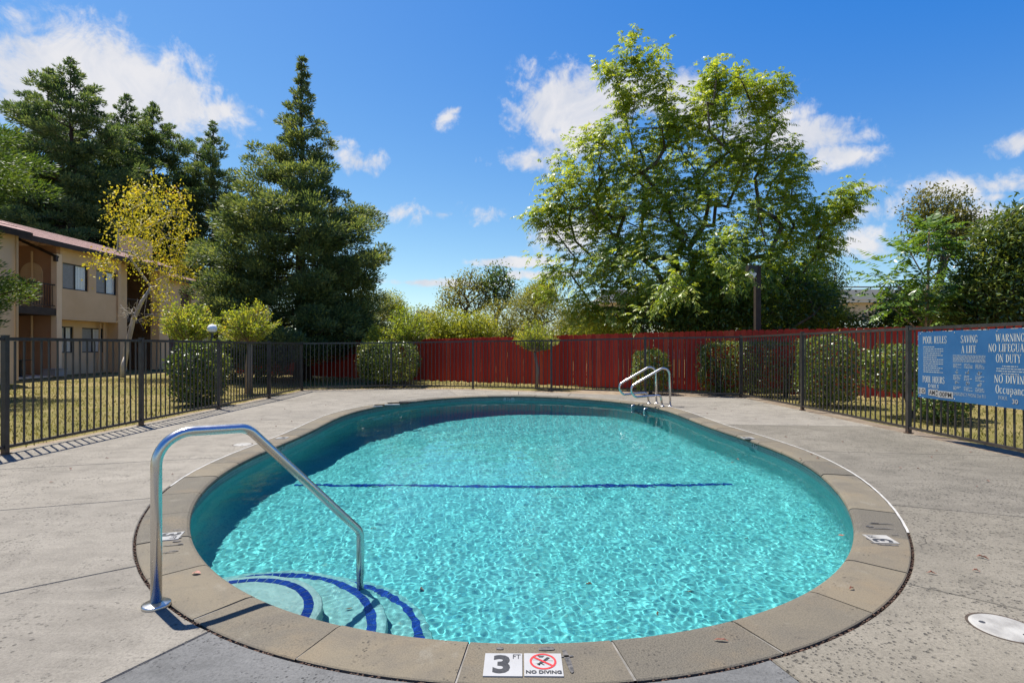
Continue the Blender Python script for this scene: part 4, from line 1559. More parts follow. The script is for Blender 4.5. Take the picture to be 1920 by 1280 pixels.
M["needle_light"] = leaf_mat("near_redwood_needles", [(0.0, (0.035, 0.074, 0.021)), (0.5, (0.078, 0.140, 0.030)), (1.0, (0.164, 0.218, 0.043))], 0.45, 0.5, 0.3)
M["leaf_green"] = leaf_mat("fresh_green_leaves", [(0.0, (0.08, 0.14, 0.02)), (0.4, (0.19, 0.28, 0.036)), (0.75, (0.33, 0.40, 0.05)), (1.0, (0.50, 0.49, 0.085))], 0.55, 0.4, 0.5, (1.4, 1.25, 0.5))
M["leaf_laurel"] = leaf_mat("laurel_leaves", [(0.0, (0.035, 0.07, 0.02)), (0.5, (0.09, 0.14, 0.03)), (0.85, (0.20, 0.24, 0.05)), (1.0, (0.36, 0.36, 0.09))], 0.35, 0.3, 0.6)
M["leaf_frond"] = leaf_mat("frond_leaflets", [(0.0, (0.05, 0.11, 0.02)), (0.5, (0.11, 0.21, 0.035)), (1.0, (0.24, 0.34, 0.06))], 0.45, 0.35, 0.55)
M["leaf_dark"] = leaf_mat("dark_green_leaves", [(0.0, (0.042, 0.084, 0.024)), (0.6, (0.096, 0.162, 0.038)), (1.0, (0.204, 0.240, 0.060))], 0.40, 0.38, 0.5)
M["leaf_olive"] = leaf_mat("olive_leaves", [(0.0, (0.09, 0.12, 0.03)), (0.5, (0.21, 0.22, 0.055)), (1.0, (0.38, 0.34, 0.11))], 0.40, 0.55, 0.3)
M["leaf_lime"] = leaf_mat("lime_leaves", [(0.0, (0.12, 0.17, 0.022)), (0.5, (0.26, 0.30, 0.04)), (1.0, (0.46, 0.43, 0.08))], 0.45, 0.5, 0.3)
M["leaf_yellow"] = leaf_mat("autumn_yellow_leaves", [(0.0, (0.294, 0.312, 0.033)), (0.45, (0.539, 0.478, 0.044)), (0.8, (0.647, 0.520, 0.055)), (0.94, (0.490, 0.291, 0.044)), (1.0, (0.294, 0.135, 0.033))], 0.42, 0.5, 0.3, (1.1, 1.05, 0.5))
M["leaf_crape"] = leaf_mat("crape_myrtle_leaves", [(0.0, (0.11, 0.18, 0.024)), (0.5, (0.29, 0.36, 0.045)), (0.85, (0.50, 0.48, 0.07)), (1.0, (0.55, 0.26, 0.07))], 0.45, 0.45, 0.35)
M["leaf_brown"] = leaf_mat("browning_leaves", [(0.0, (0.071, 0.097, 0.032)), (0.5, (0.155, 0.161, 0.050)), (1.0, (0.286, 0.241, 0.063))], 0.3, 0.6, 0.2)
M["leaf_hedge"] = leaf_mat("hedge_leaves", [(0.0, (0.05, 0.085, 0.018)), (0.55, (0.13, 0.18, 0.032)), (0.9, (0.27, 0.28, 0.06)), (1.0, (0.4, 0.37, 0.11))], 0.32, 0.38, 0.5)


def redwood(label, x, y, h, prof, seed, nb, puffs, sprays, mat, bark_r, zmin=0.4, spl=0.24, spw=0.055, cut=None, group="redwoods"):
    """conifer: straight trunk, whorls of limbs whose outer half carries upturned puffs of needle sprays"""
    r = np.random.default_rng(seed)
    t = thing("redwood_tree", label, "tree", (x, y, -0.03), group)
    o = np.array([x, y, 0.0])
    tr = MB()
    pts = [Vector((0.05 * math.sin(i * 1.3), 0.05 * math.cos(i), h * i / 10)) for i in range(11)]
    tr.tube(pts, [bark_r * (1 - 0.97 * i / 10) * (1.35 if i == 0 else 1) for i in range(11)], 10)
    pf = np.array(prof)
    quads = []
    az = r.uniform(0, 6.28)
    for i in range(nb):
        f = (i + r.uniform(0, 1)) / nb
        z = zmin + (h - zmin) * f ** 1.12
        fr = z / h
        az += 2.39996 + r.normal() * 0.35
        rad = np.interp(fr, pf[:, 0], pf[:, 1]) * float(np.clip(r.normal(0.93, 0.16), 0.5, 1.25))
        if rad < 0.08: rad = 0.08
        out = np.array([math.cos(az), math.sin(az), 0.0])
        slope = np.interp(fr, [0, 0.35, 0.7, 1.0], [-0.22, -0.05, 0.25, 0.9]) + r.normal() * 0.08
        base = np.array([0, 0, z - slope * rad * 0.6])
        n = 6
        path = []
        side = np.array([-out[1], out[0], 0]) * r.normal() * 0.12
        for k in range(n):
            u = k / (n - 1)
            path.append(base + out * rad * u + side * rad * u * u + np.array([0, 0, rad * (slope * u + 0.16 * u * u * u - 0.10 * u * (1 - u))]))
        path = np.array(path)
        tr.tube([Vector(p) for p in path], [max(0.012, bark_r * 0.22 * (1 - fr * 0.6) * (1 - 0.85 * k / (n - 1))) for k in range(n)], 4, False)
        m = max(3, int(round(puffs * (0.35 + 0.65 * min(1, rad / pf[:, 1].max())))))
        for j in range(m):
            u = 1 - (j / m) ** 1.15 * 0.68 if j else 1.0
            q = u * (n - 1); k = min(int(q), n - 2); w = q - k
            c = path[k] * (1 - w) + path[k + 1] * w
            lat = np.array([-out[1], out[0], 0]) * r.normal() * 0.30 * rad * (1.05 - u * 0.45)
            c = c + lat + np.array([0, 0, r.normal() * 0.07 * rad])
            pr = float(np.clip(0.165 * rad + 0.07, 0.07, 0.52)) * r.uniform(0.65, 1.35)
            ns = int(sprays * (pr / 0.40) ** 1.7 * r.uniform(0.8, 1.2)) + 8
            g = rand_dirs(ns, r) * (r.uniform(0.05, 1.0, ns) ** 0.5)[:, None] * np.array([1.0, 1.0, 0.50]) * pr
            cc = c + g
            d = unit(out + lat * 0.5) * 0.45 + rand_dirs(ns, r) * 0.55 + unit(g) * 0.8 + np.array([0, 0, 0.50])
            L = spl * r.uniform(0.6, 1.25, ns)
            quads.append(rhombs(cc + o, d, rand_dirs(ns, r) + np.array([0, 0, 0.7]), L, spw * r.uniform(0.7, 1.3, ns)))
    Q = np.concatenate(quads)
    if cut is not None:
        Q = Q[cut(Q[:, 0, :])]
    tr.build("trunk", M["bark_red"], t, True)
    crown_obj("crown", [Q], M[mat], t, (x, y, -0.03))
    return t


def sample_blobs(blobs, n, r, shell=0.55):
    """points in a union of ellipsoids (centre, radii), more of them towards the surface"""
    vol = np.array([b[1][0] * b[1][1] * b[1][2] for b in blobs]) ** (2 / 3.0)
    pick = r.choice(len(blobs), size=n, p=vol / vol.sum())
    d = rand_dirs(n, r)
    rad = r.uniform(0, 1, n) ** (1 / 3.0)
    rad = np.where(r.uniform(0, 1, n) < shell, r.uniform(0.75, 1.0, n), rad)
    c = np.array([b[0] for b in blobs])[pick]; s = np.array([b[1] for b in blobs])[pick]
    return c + d * s * rad[:, None], pick


def skeleton(base, fork, targets, r, r0, sag=0.0, wig=0.08, minr=0.006, n=5, parts=None):
    """limbs that grow from the fork to every target, each from the best node already there"""
    tr = parts or MB()
    nodes = [np.array(base, float), np.array(fork, float)]
    par = [-1, 0]
    tg = sorted([np.array(t) for t in targets], key=lambda p: np.linalg.norm(p - nodes[1]))
    leafn = []
    for p in tg:
        A = np.array(nodes[1:])
        dv = p - A
        dist = np.linalg.norm(dv, axis=1)
        rootd = np.linalg.norm(A - nodes[1], axis=1)
        cost = dist * 1.25 + rootd * 0.55 + np.where(dv[:, 2] < 0, -dv[:, 2] * 0.5, 0)
        k = int(np.argmin(cost)) + 1
        a = nodes[k]
        L = np.linalg.norm(p - a)
        last = k
        seg = max(1, int(L / 0.9))
        for i in range(1, seg + 1):
            u = i / seg
            q = a + (p - a) * u + r.normal(size=3) * wig * L * math.sin(math.pi * u) / max(1, seg) ** 0.5 + np.array([0, 0, (0.10 + sag) * L * u * (1 - u)])
            nodes.append(q); par.append(last); last = len(nodes) - 1
        leafn.append(last)
    cnt = np.zeros(len(nodes))
    for l in leafn:
        k = l
        while k >= 0:
            cnt[k] += 1; k = par[k]
    tot = max(1, len(leafn))
    rad = np.maximum(minr, r0 * (cnt / tot) ** 0.5)
    for i in range(1, len(nodes)):
        a, b = nodes[par[i]], nodes[i]
        ra = rad[i] * 1.12 if par[i] != 0 else r0 * 1.25
        tr.tube([Vector(a), Vector(b)], [min(ra, rad[par[i]]), rad[i]], 7 if rad[i] > 0.05 else (5 if rad[i] > 0.02 else 3), False)
    return tr


def clump_leaves(cl, r, per, spread, L, Wd, droop=0.2, flat=0.7, up=0.3, out_from=None):
    n = len(cl) * per
    c = np.repeat(cl, per, 0)
    g = r.normal(size=(n, 3)) * spread * np.array([1, 1, flat])
    d = rand_dirs(n, r) * 0.8 + unit(g) * 0.6
    if out_from is not None:
        d = d + unit(c - out_from) * 0.35
    d[:, 2] -= droop
    nn = rand_dirs(n, r) * 0.8 + np.array([0, 0, up * 3])
    return rhombs(c + g, d, nn, L * r.uniform(0.65, 1.25, n), Wd * r.uniform(0.7, 1.25, n), 0.12)


def compound_leaves(c, d, r, nl, L, ll, lw, droop=0.6):
    """pinnate leaves: start c, direction d, nl leaflet pairs on a drooping stalk of length L"""
    n = len(c)
    d = unit(d)
    out = []
    side = unit(np.cross(d, np.array([0, 0, 1.0])) + 1e-6)
    for k in range(nl):
        u = (k + 0.8) / nl
        p = c + d * (L * u)[:, None] + np.array([0, 0, -1.0]) * (L * droop * u * u * 0.6)[:, None]
        tang = unit(d + np.array([0, 0, -1.0]) * droop * 1.2 * u)
        for sg in (-1, 1):
            dd = side * sg * 0.85 + tang * 0.55 + np.array([0, 0, -0.30 * (1 + droop)]) + r.normal(size=(n, 3)) * 0.14
            nrm = np.cross(tang, side) + r.normal(size=(n, 3)) * 0.25
            sc = (0.75 + 0.5 * math.sin(math.pi * min(1, u))) * r.uniform(0.85, 1.15, n)
            out.append(rhombs(p, dd, nrm, ll * sc, lw * sc, 0.1))
    out.append(rhombs(c + d * L[:, None] + np.array([0, 0, -1.0]) * (L * droop * 0.6)[:, None], d + np.array([0, 0, -droop * 1.3]), np.cross(d, side), np.full(n, ll), np.full(n, lw)))
    return np.concatenate(out)


def pblobs(lst, d):
    """ellipsoids from silhouette measurements: (px, py, rx, ry, depth offset in m, depth radius factor)"""
    out = []
    for b in lst:
        px, py, rx, ry = b[:4]
        dz = b[4] if len(b) > 4 else 0.0
        k = b[5] if len(b) > 5 else 0.9
        dd = d + dz
        out.append((np.array(P(px, py, dd)), np.array([rx * dd / 1000, k * (rx + ry) / 2 * dd / 1000, ry * dd / 1000])))
    return out


def bushy_tree(name, label, cat, base, blobs, seed, clumps, per, spread, L, Wd, mat, barkm, r0, fork_h, droop=0.2, shell=0.6, group=None, minr=0.006, extra=None, up=0.3):
    r = np.random.default_rng(seed)
    t = thing(name, label, cat, tuple(base), group)
    o = np.array(base, float)
    cl, _ = sample_blobs(blobs, clumps, r, shell)
    cl = cl[cl[:, 2] > 0.12]
    sel = cl[r.choice(len(cl), size=min(len(cl), 130), replace=False)]
    fork = o + np.array([0, 0, fork_h]) if np.isscalar(fork_h) else np.array(fork_h, float)
    tr = skeleton(o * 0, fork - o, sel - o, r, r0, minr=minr)
    tr.build("trunk", M[barkm], t, True)
    q = [clump_leaves(cl, r, per, spread, L, Wd, droop, out_from=fork, up=up)]
    if extra is not None:
        q += extra(r)
    Q = np.concatenate(q)
    Q = Q[Q[:, 0, 2] > 0.0]
    crown_obj("crown", [Q], M[mat], t, o)
    return t


def hedge(name, label, cat, c, size, seed, n, L, mat="leaf_hedge", group=None, power=4.0, trunks=(), hole=0.0, rot=0.0):
    """clipped shrub: leaves on and just under a rounded box, twiggy stems inside"""
    r = np.random.default_rng(seed)
    t = thing(name, label, cat, (c[0], c[1], -0.03), group)
    hx, hy, hz = size[0] / 2, size[1] / 2, size[2] / 2
    d = rand_dirs(n, r)
    k = 1 / (np.abs(d[:, 0]) ** power + np.abs(d[:, 1]) ** power + np.abs(d[:, 2]) ** power) ** (1 / power)
    rad = np.where(r.uniform(0, 1, n) < 0.72, r.normal(0.95, 0.045, n), r.uniform(0.3, 1, n))
    sprig = np.sin(d[:, 0] * 23 + seed) * np.sin(d[:, 1] * 19 + 2) * np.sin(d[:, 2] * 21 + 1)
    rad = np.where((sprig > 0.42) & (r.uniform(0, 1, n) < 0.5), rad * r.uniform(1.0, 1.17, n), rad)
    am = 0.06 if power > 3.5 else 0.14
    lump = 1 + am * np.sin(d[:, 0] * 7 + seed) * np.sin(d[:, 2] * 6 + seed * 2) + am * 0.6 * np.sin(d[:, 1] * 9 + d[:, 2] * 5)
    p = d * (k * rad * lump)[:, None] * np.array([hx, hy, hz])
    nn = d + r.normal(size=(n, 3)) * 0.7
    dd = rand_dirs(n, r) + d * 0.5 + np.array([0, 0, 0.25])
    ca, sa = math.cos(rot), math.sin(rot)
    RM = np.array([[ca, -sa, 0], [sa, ca, 0], [0, 0, 1]])
    p = p @ RM.T
    ctr = np.array([c[0], c[1], c[2]])
    Q = rhombs(p + ctr, dd, nn, L * r.uniform(0.7, 1.3, n), L * 0.62 * r.uniform(0.8, 1.2, n), 0.1)
    tr = MB()
    tl = trunks or ((0, 0),)
    for (tx, ty) in tl:
        for j in range(7):
            a = r.uniform(0, 6.28); q = r.uniform(0.3, 0.85)
            e = np.array([tx + math.cos(a) * hx * q * (1 / max(1, len(tl))), ty + math.sin(a) * hy * q, c[2] + hz * r.uniform(-0.2, 0.7)])
            e[:2] = RM[:2, :2] @ e[:2]
            b = RM[:2, :2] @ np.array([tx, ty])
            tr.tube([Vector((b[0] + r.normal() * 0.02, b[1], 0)), Vector(((b[0] + e[0]) / 2, (b[1] + e[1]) / 2, e[2] * 0.55)), Vector(e)], [0.03, 0.02, 0.008], 5, False)
    tr.build("stems", M["bark_gray"], t, True)
    crown_obj("foliage", [Q], M[mat], t, (c[0], c[1], -0.03))
    return t


# ------------------------------------------------------------------ redwoods
fx, fy = P(566, 651, 21.3).x, 21.3
redwood("tall dense redwood standing alone right of the apartment building, tip reaching above the clouds", fx, fy, 12.75,
        [(0.0, 2.9), (0.08, 3.3), (0.2, 3.35), (0.32, 3.05), (0.42, 2.95), (0.5, 2.7), (0.56, 2.05), (0.62, 1.45), (0.70, 1.1), (0.78, 0.85), (0.86, 0.5), (0.93, 0.22), (1.0, 0.02)],
        3, 112, 10, 210, "needle", 0.27, 0.9, 0.15, 0.045)
for (px, top, d, sd_, label, wmax, nb, hw) in ((134, 112, 33, 21, "tallest redwood behind the building, pointed tip in front of the big cloud", 3.3, 150, 0),
                                             (92, 128, 36, 22, "redwood behind the building crowding the tallest one, tip on its left", 2.9, 140, 0),
                                             (238, 178, 38, 23, "slimmer redwood behind the building, one of the pair above the yellow birch, further away", 3.0, 125, 0),
                                             (288, 194, 40, 24, "broad rounded redwood behind the yellow birch above the roof", 3.6, 150, 0),
                                             (400, 228, 40, 25, "open redwood behind the building end with sky showing between its limbs", 2.35, 105, 0),
                                             (25, 250, 37, 26, "low redwood at the far end of the row behind the building roof", 3.4, 110, 0)):
    b = P(px, 651, d)
    h = EYE + (651 - top) / 1000 * d
    redwood(label, b.x, d, h, [(0, wmax), (0.3, wmax * 1.05), (0.5, wmax * 1.02), (0.68, wmax * 0.88), (0.82, wmax * 0.58), (0.91, wmax * 0.25), (0.96, wmax * 0.12), (1, 0.03)],
            sd_, int(nb * 0.8), 8, 130, "needle_far", 0.34, 2.0, 0.24, 0.068)
redwood("near redwood at the building corner whose feathery limbs reach in past the roof edge", -14.35, 12.3, 11.5,
        [(0, 1.4), (0.15, 1.6), (0.24, 1.9), (0.31, 1.4), (0.36, 0.7), (0.40, 1.2), (0.45, 2.1), (0.53, 2.2), (0.60, 1.2), (0.66, 0.9), (0.72, 1.2), (0.84, 1.1), (0.92, 0.6), (1, 0.05)],
        31, 140, 10, 260, "needle_light", 0.25, 1.7, 0.12, 0.028)

# ------------------------------------------------------------------ yellow birch in front of the building
yb = P(228, 706, 21.9)
r_ = np.random.default_rng(41)
yt = thing("birch_tree", "slender birch with yellow autumn leaves and leaning pale trunk on the lawn", "tree", (yb.x, 21.9, -0.03))
yo = np.array([yb.x, 21.9, -0.03])
tp = [P(228, 707, 21.9), P(238, 650, 21.9), P(250, 600, 21.9), P(266, 565, 21.9), P(277, 548, 21.9)]
mb = MB()
mb.tube([p - Vector(yo) for p in tp], [0.115, 0.095, 0.083, 0.07, 0.058], 10)
mb.tube([P(228, 706, 21.7) - Vector(yo), P(231, 682, 21.75) - Vector(yo), P(233, 668, 21.8) - Vector(yo)], [0.10, 0.07, 0.02], 8)
yblobs = pblobs([(290, 400, 62, 58, 0), (235, 380, 38, 40, -.5), (250, 440, 48, 45, 0.4), (320, 420, 42, 45, 0.3), (300, 350, 30, 26, 0), (240, 352, 24, 12, 0), (345, 372, 22, 14, 0), (200, 485, 36, 18, -0.4), (185, 495, 22, 14, 0.2),
                 (340, 485, 34, 32, 0.3), (290, 490, 50, 40, 0), (300, 540, 28, 36, 0.2), (352, 505, 20, 24, 0), (282, 592, 14, 12, 0), (305, 575, 16, 20, 0.3)], 21.9)
cl, _ = sample_blobs(yblobs, 430, r_, 0.35)
sel = cl[r_.choice(len(cl), 120, replace=False)]
f0 = np.array(tp[-1])
skeleton(np.array(tp[-2]) - yo, f0 - yo, sel - yo, r_, 0.05, parts=mb, sag=0.25, minr=0.008, wig=0.14)
for e in (P(237, 590, 21.7), P(250, 575, 21.8), P(302, 594, 21.9), P(258, 560, 21.7)):
    a = P(256, 590, 21.9) if e.x < P(270, 0, 21.9).x else P(262, 598, 21.9)
    mb.tube([a - Vector(yo), (a + e) / 2 - Vector(yo) + Vector((0, 0, 0.12)), e - Vector(yo)], [0.03, 0.02, 0.008], 5)
for k in range(40):
    a = np.array(P(248, 588, 21.8)); e = a + r_.normal(size=3) * np.array([0.30, 0.3, 0.28]) + np.array([-0.15, 0, 0.02])
    mb.tube([Vector(a - yo), Vector((a + e) / 2 - yo + r_.normal(size=3) * 0.05), Vector(e - yo)], [0.009, 0.007, 0.004], 3, False)
mb.build("trunk", M["bark_white"], yt, True)
n = len(cl) * 12
c = np.repeat(cl, 12, 0) + r_.normal(size=(n, 3)) * np.array([0.11, 0.11, 0.24]) - np.array([0, 0, 0.12])
d = r_.normal(size=(n, 3)) * 0.6 + np.array([0, 0, -0.8])
crown_obj("crown", [rhombs(c, d, rand_dirs(n, r_), 0.10 * r_.uniform(0.7, 1.3, n), 0.07 * r_.uniform(0.7, 1.2, n), 0.1)], M["leaf_yellow"], yt, yo)


# ------------------------------------------------------------------ crape myrtles: vase of upright shoots on a short trunk
def crape(label, px, base_py, cx, cy, rx, ry, d, seed, ntr, mat="leaf_crape", shoots=150, tr_r=0.06, leaf=0.07, per=34):
    r = np.random.default_rng(seed)
    b = P(px, 651, d); b.z = 0
    t = thing("crape_myrtle", label, "tree", (b.x, b.y, -0.03), "crape myrtles by the fences")
    o = np.array([b.x, b.y, -0.03])
    c = np.array(P(cx, cy, d)); R_ = np.array([rx, rx, ry]) * d / 1000
    low = c - np.array([0, 0, R_[2] * 0.95])
    mb = MB()
    for k in range(ntr):
        off_ = r.normal(size=3) * 0.05 * np.array([1, 1, 0])
        mid = (o + low) / 2 + r.normal(size=3) * 0.04 + off_
        mb.tube([Vector(off_), Vector(mid - o), Vector(low - o + off_ * 0.5)], [tr_r, tr_r * 0.85, tr_r * 0.8], 8)
    Q = []
    for k in range(shoots):
        d3 = rand_dirs(1, r)[0]
        d3[2] = abs(d3[2]) * 1.1 - 0.05
        d3 /= np.linalg.norm(d3)
        tip = c - np.array([0, 0, R_[2] * 0.35]) + d3 * R_ * np.array([1, 1, 1.35]) * r.uniform(0.72, 1.12)
        ctrl = low + (tip - low) * 0.45 + np.array([0, 0, -0.04])
        pts = [low + (ctrl - low) * 0.1, ctrl, tip]
        mb.tube([Vector(p - o) for p in pts], [0.014, 0.009, 0.004], 3, False)
        u = r.uniform(0.34, 1.03, per)[:, None]
        pp = (1 - u) ** 2 * pts[0] + 2 * u * (1 - u) * pts[1] + u ** 2 * pts[2]
        dirs = unit(tip - ctrl) * 0.7 + r.normal(size=(per, 3)) * 0.6
        Q.append(rhombs(pp + r.normal(size=(per, 3)) * 0.035, dirs, rand_dirs(per, r) + np.array([0, 0, 0.5]), leaf * r.uniform(0.7, 1.3, per), leaf * 0.55 * r.uniform(0.8, 1.2, per), 0.1))
    mb.build("trunk", M["bark_tan"], t, True)
    crown_obj("crown", Q, M[mat], t, o)
    return t


crape("vase-shaped crape myrtle with reddish new tips between the globe lamp and the tall redwood", 466, 0, 468, 606, 52, 40, 14.7, 51, 3, tr_r=0.07)
crape("paler vase-shaped crape myrtle left of the globe lamp, shrub at its foot", 352, 0, 355, 606, 48, 42, 13.4, 52, 3, tr_r=0.055)
crape("dense green round-headed crape myrtle rising behind the clipped double shrub", 764, 0, 766, 610, 40, 38, 18.2, 53, 3, "leaf_green", 170, 0.06, 0.06, 46)
crape("small thin-trunked crape myrtle in front of the red board fence", 1009, 0, 1004, 630, 42, 32, 16.35, 54, 1, tr_r=0.055, shoots=120, leaf=0.06)

# ------------------------------------------------------------------ shrubs
hedge("shrub", "leafy dark shrub standing behind the building side fence under the paler crape myrtle", "shrub", (P(370, 0, 11.7).x, 11.75, 0.66), (1.12, 0.9, 1.34), 61, 4200, 0.085, "leaf_hedge", "shrubs behind the iron fences", 2.3)
hedge("shrub", "wide clipped double shrub on short dark trunks behind the far fence", "shrub", (P(730, 0, 17.2).x, 17.2, 0.80), (1.82, 1.2, 1.22), 62, 9000, 0.06, "leaf_hedge", "shrubs behind the iron fences", 4.5, ((-0.25, 0.0), (0.5, 0.0)))
hedge("shrub", "yellow-green feathery shrub poking up behind the clipped double shrub", "shrub", (P(706, 0, 18.2).x, 18.4, 1.0), (1.1, 1.0, 1.9), 63, 4200, 0.07, "leaf_lime", "shrubs behind the iron fences", 2.2)
hedge("shrub", "small square clipped shrub right behind the ladder rails", "shrub", (P(1220, 0, 14.6).x, 14.65, 0.62), (0.86, 0.8, 1.06), 64, 5200, 0.055, "leaf_hedge", "shrubs behind the iron fences", 5)
hedge("shrub", "long clipped hedge in the corner before the red board fence", "shrub", (P(1414, 0, 13.9).x, 14.05, 0.74), (2.5, 0.9, 1.28), 65, 13000, 0.055, "leaf_hedge", "shrubs behind the iron fences", 9.0, ((-0.8, 0), (0, 0), (0.8, 0)), rot=-0.35)
hedge("shrub", "tall loose shrub with yellow-green top behind the right iron fence", "shrub", (P(1552, 0, 11.6).x, 11.6, 0.76), (1.16, 1.0, 1.40), 66, 6500, 0.06, "leaf_hedge", "shrubs behind the iron fences", 3.6)
hedge("shrub", "sprawling shrub with bare lower stems behind the blue sign", "shrub", (P(1712, 0, 9.7).x, 9.75, 0.86), (1.45, 1.0, 0.80), 67, 6500, 0.06, "leaf_hedge", "shrubs behind the iron fences", 3.6)
hedge("shrub", "low dark sprout of leaves under the blue sign behind the fence", "shrub", (P(1768, 0, 8.9).x, 8.9, 0.34), (0.8, 0.6, 0.62), 68, 2200, 0.055, "leaf_dark", "shrubs behind the iron fences", 2.3)

hedge("shrub", "added dark rounded shrub standing in for the deep shade below the tall redwood by the board fence", "shrub", (P(478, 0, 19.6).x, 19.6, 0.62), (2.3, 1.2, 1.36), 69, 6000, 0.08, "leaf_dark", "shrubs behind the iron fences", 2.4)  # added shape that stands for deep shade under the redwood

# ------------------------------------------------------------------ the big pinnate-leaved tree
BD = 18.6
bt = thing("shade_tree", "large spreading tree with drooping feather leaves beyond the red board fence", "tree", (P(1300, 0, BD).x, BD, -0.03))
bo = np.array([P(1300, 0, BD).x, BD, -0.03])
r_ = np.random.default_rng(71)
bb = pblobs([(1195, 130, 14, 30, 0, .7), (1150, 140, 20, 16, 0), (1195, 175, 48, 38, 0, .9), (1215, 240, 70, 50, 0), (1150, 285, 60, 50, -.6), (1090, 285, 50, 34, 0), (1065, 345, 60, 40, -0.5), (1110, 380, 75, 60, 0.6), (1040, 400, 45, 28, 0),
              (1350, 160, 42, 34, 0), (1310, 205, 46, 50, 0), (1400, 185, 45, 45, 0.5), (1445, 165, 24, 26, 0), (1380, 250, 85, 60, 0), (1460, 225, 18, 20, 0), (1300, 310, 120, 80, 0), (1430, 330, 70, 70, 0), (1480, 320, 22, 34, 0.5),
              (1200, 390, 110, 80, 0), (1350, 410, 120, 85, -1.0), (1470, 420, 70, 60, 0), (1530, 400, 60, 34, 0), (1580, 372, 32, 18, 0), (1550, 440, 34, 40, 0), (1130, 470, 100, 60, 0), (1040, 480, 32, 28, 0.4), (1060, 530, 45, 45, 0.3), (1240, 510, 130, 70, -1.2),
              (1390, 520, 120, 75, -1.2), (1500, 500, 70, 80, 0), (1180, 570, 100, 45, -1.0), (1290, 590, 120, 42, 0), (1440, 590, 110, 42, 0.4), (1100, 580, 40, 40, -0.6), (1395, 455, 50, 36, -4.3, .5), (1375, 510, 46, 26, -4.3, .5), (1300, 525, 55, 30, -4.0, .5), (1235, 560, 50, 30, -3.6, .5)], BD)
cl, pk = sample_blobs(bb, 960, r_, 0.5)
cl = cl[cl[:, 2] > 1.2]
fork = np.array(P(1300, 590, BD))
sel = cl[r_.choice(len(cl), 420, replace=False)]
tips = [np.array(P(*q)) for q in ((1182, 75, BD), (1145, 118, BD), (1228, 105, BD), (1000, 405, BD), (1605, 362, BD), (1350, 128, BD), (1462, 155, BD))]
tr = skeleton(bo * 0, fork - bo, list(sel - bo) + [q - bo for q in tips], r_, 0.26, sag=0.05, wig=0.10, minr=0.016)
tr.build("trunk", M["bark_gray"], bt, True)
cl = np.concatenate([cl] + [q + (fork - q) * u + r_.normal(size=(3, 3)) * 0.14 for q in tips for u in (0.0, 0.06, 0.12, 0.2)])
per = 13
c = np.repeat(cl, per, 0) + r_.normal(size=(len(cl) * per, 3)) * 0.20
d = rand_dirs(len(c), r_) * 0.8 + unit(c - fork) * 0.6 + np.array([0, 0, 0.10])
Lc = 0.34 * r_.uniform(0.7, 1.3, len(c))
Q1 = compound_leaves(c, d, r_, 5, Lc, 0.13, 0.040, 0.85)
crown_obj("crown", [Q1], M["leaf_green"], bt, bo)

# dark evergreen mass and grey-green tree behind it
bushy_tree("evergreen_tree", "dark low evergreen filling the shade under the big spreading tree", "tree", (P(1400, 0, 17.0).x, 17.0, -0.03),
           pblobs([(1300, 585, 60, 40, 0, .6), (1360, 570, 70, 55, 0, .6), (1470, 575, 90, 60, 0.4, .6), (1240, 600, 60, 35, 0, .6), (1520, 590, 45, 45, 2), (1420, 560, 70, 60, 5), (1300, 560, 90, 60, 4.5)], 17.0), 72, 900, 36, 0.26, 0.16, 0.07, "leaf_dark", "bark_gray", 0.2, 1.4, group="trees beyond the red fence")
bushy_tree("evergreen_tree", "grey-green small-leaved tree at the right edge of the big spreading tree", "tree", (P(1535, 0, 23).x, 23, -0.03),
           pblobs([(1535, 520, 38, 40, 0), (1510, 560, 60, 60, 0), (1545, 575, 26, 38, 0), (1530, 480, 30, 30, 0)], 23), 73, 330, 34, 0.24, 0.13, 0.05, "leaf_dark", "bark_gray", 0.14, 1.6, group="trees beyond the red fence")

# ------------------------------------------------------------------ tree of heaven and neighbours on the right
AD = 14.3
at = thing("pinnate_tree", "young tree with long ladder-like fronds beyond the fence left of the blue sign", "tree", (P(1738, 0, AD).x, AD, -0.03))
ao = np.array([P(1738, 0, AD).x, AD, -0.03])
r_ = np.random.default_rng(81)
WH = [(1742, 428, 15, 0), (1752, 455, 14, .3), (1705, 470, 13, -.2), (1668, 522, 12, -.1), (1785, 475, 13, .2), (1800, 530, 12, .4), (1728, 520, 13, -.4), (1695, 560, 12, -.3), (1765, 560, 12, -.4), (1735, 590, 12, -.5), (1800, 585, 10, .2), (1672, 575, 8, .3)]
mb = MB()
tk = [P(1739, 651, AD), P(1737, 600, AD), P(1740, 540, AD), P(1741, 480, AD), P(1742, 428, AD)]
mb.tube([Vector((0, 0, 0))] + [p - Vector(ao) for p in tk], [0.06, 0.05, 0.045, 0.036, 0.028, 0.016], 8)
cs, ds, ls = [], [], []
for wi, (px, py, nf, dd_) in enumerate(WH):
    w = np.array(P(px, py, AD + dd_))
    if wi:
        a = np.array(P(1739, min(640, py + 55), AD))
        mb.tube([Vector(a - ao), Vector((a + w) / 2 - ao - np.array([0, 0, 0.05])), Vector(w - ao)], [0.026, 0.02, 0.012], 6, False)
    for f in range(nf):
        az = 2.4 * f + r_.normal() * 0.3
        el = math.radians(62 - 80 * f / nf) + r_.normal() * 0.12
        cs.append(w + r_.normal(size=3) * 0.025 - np.array([0, 0, 0.10 * f / nf]))
        ds.append([math.cos(az) * math.cos(el), math.sin(az) * math.cos(el), math.sin(el)])
        ls.append((0.62 + 0.34 * f / nf) * r_.uniform(0.85, 1.12))
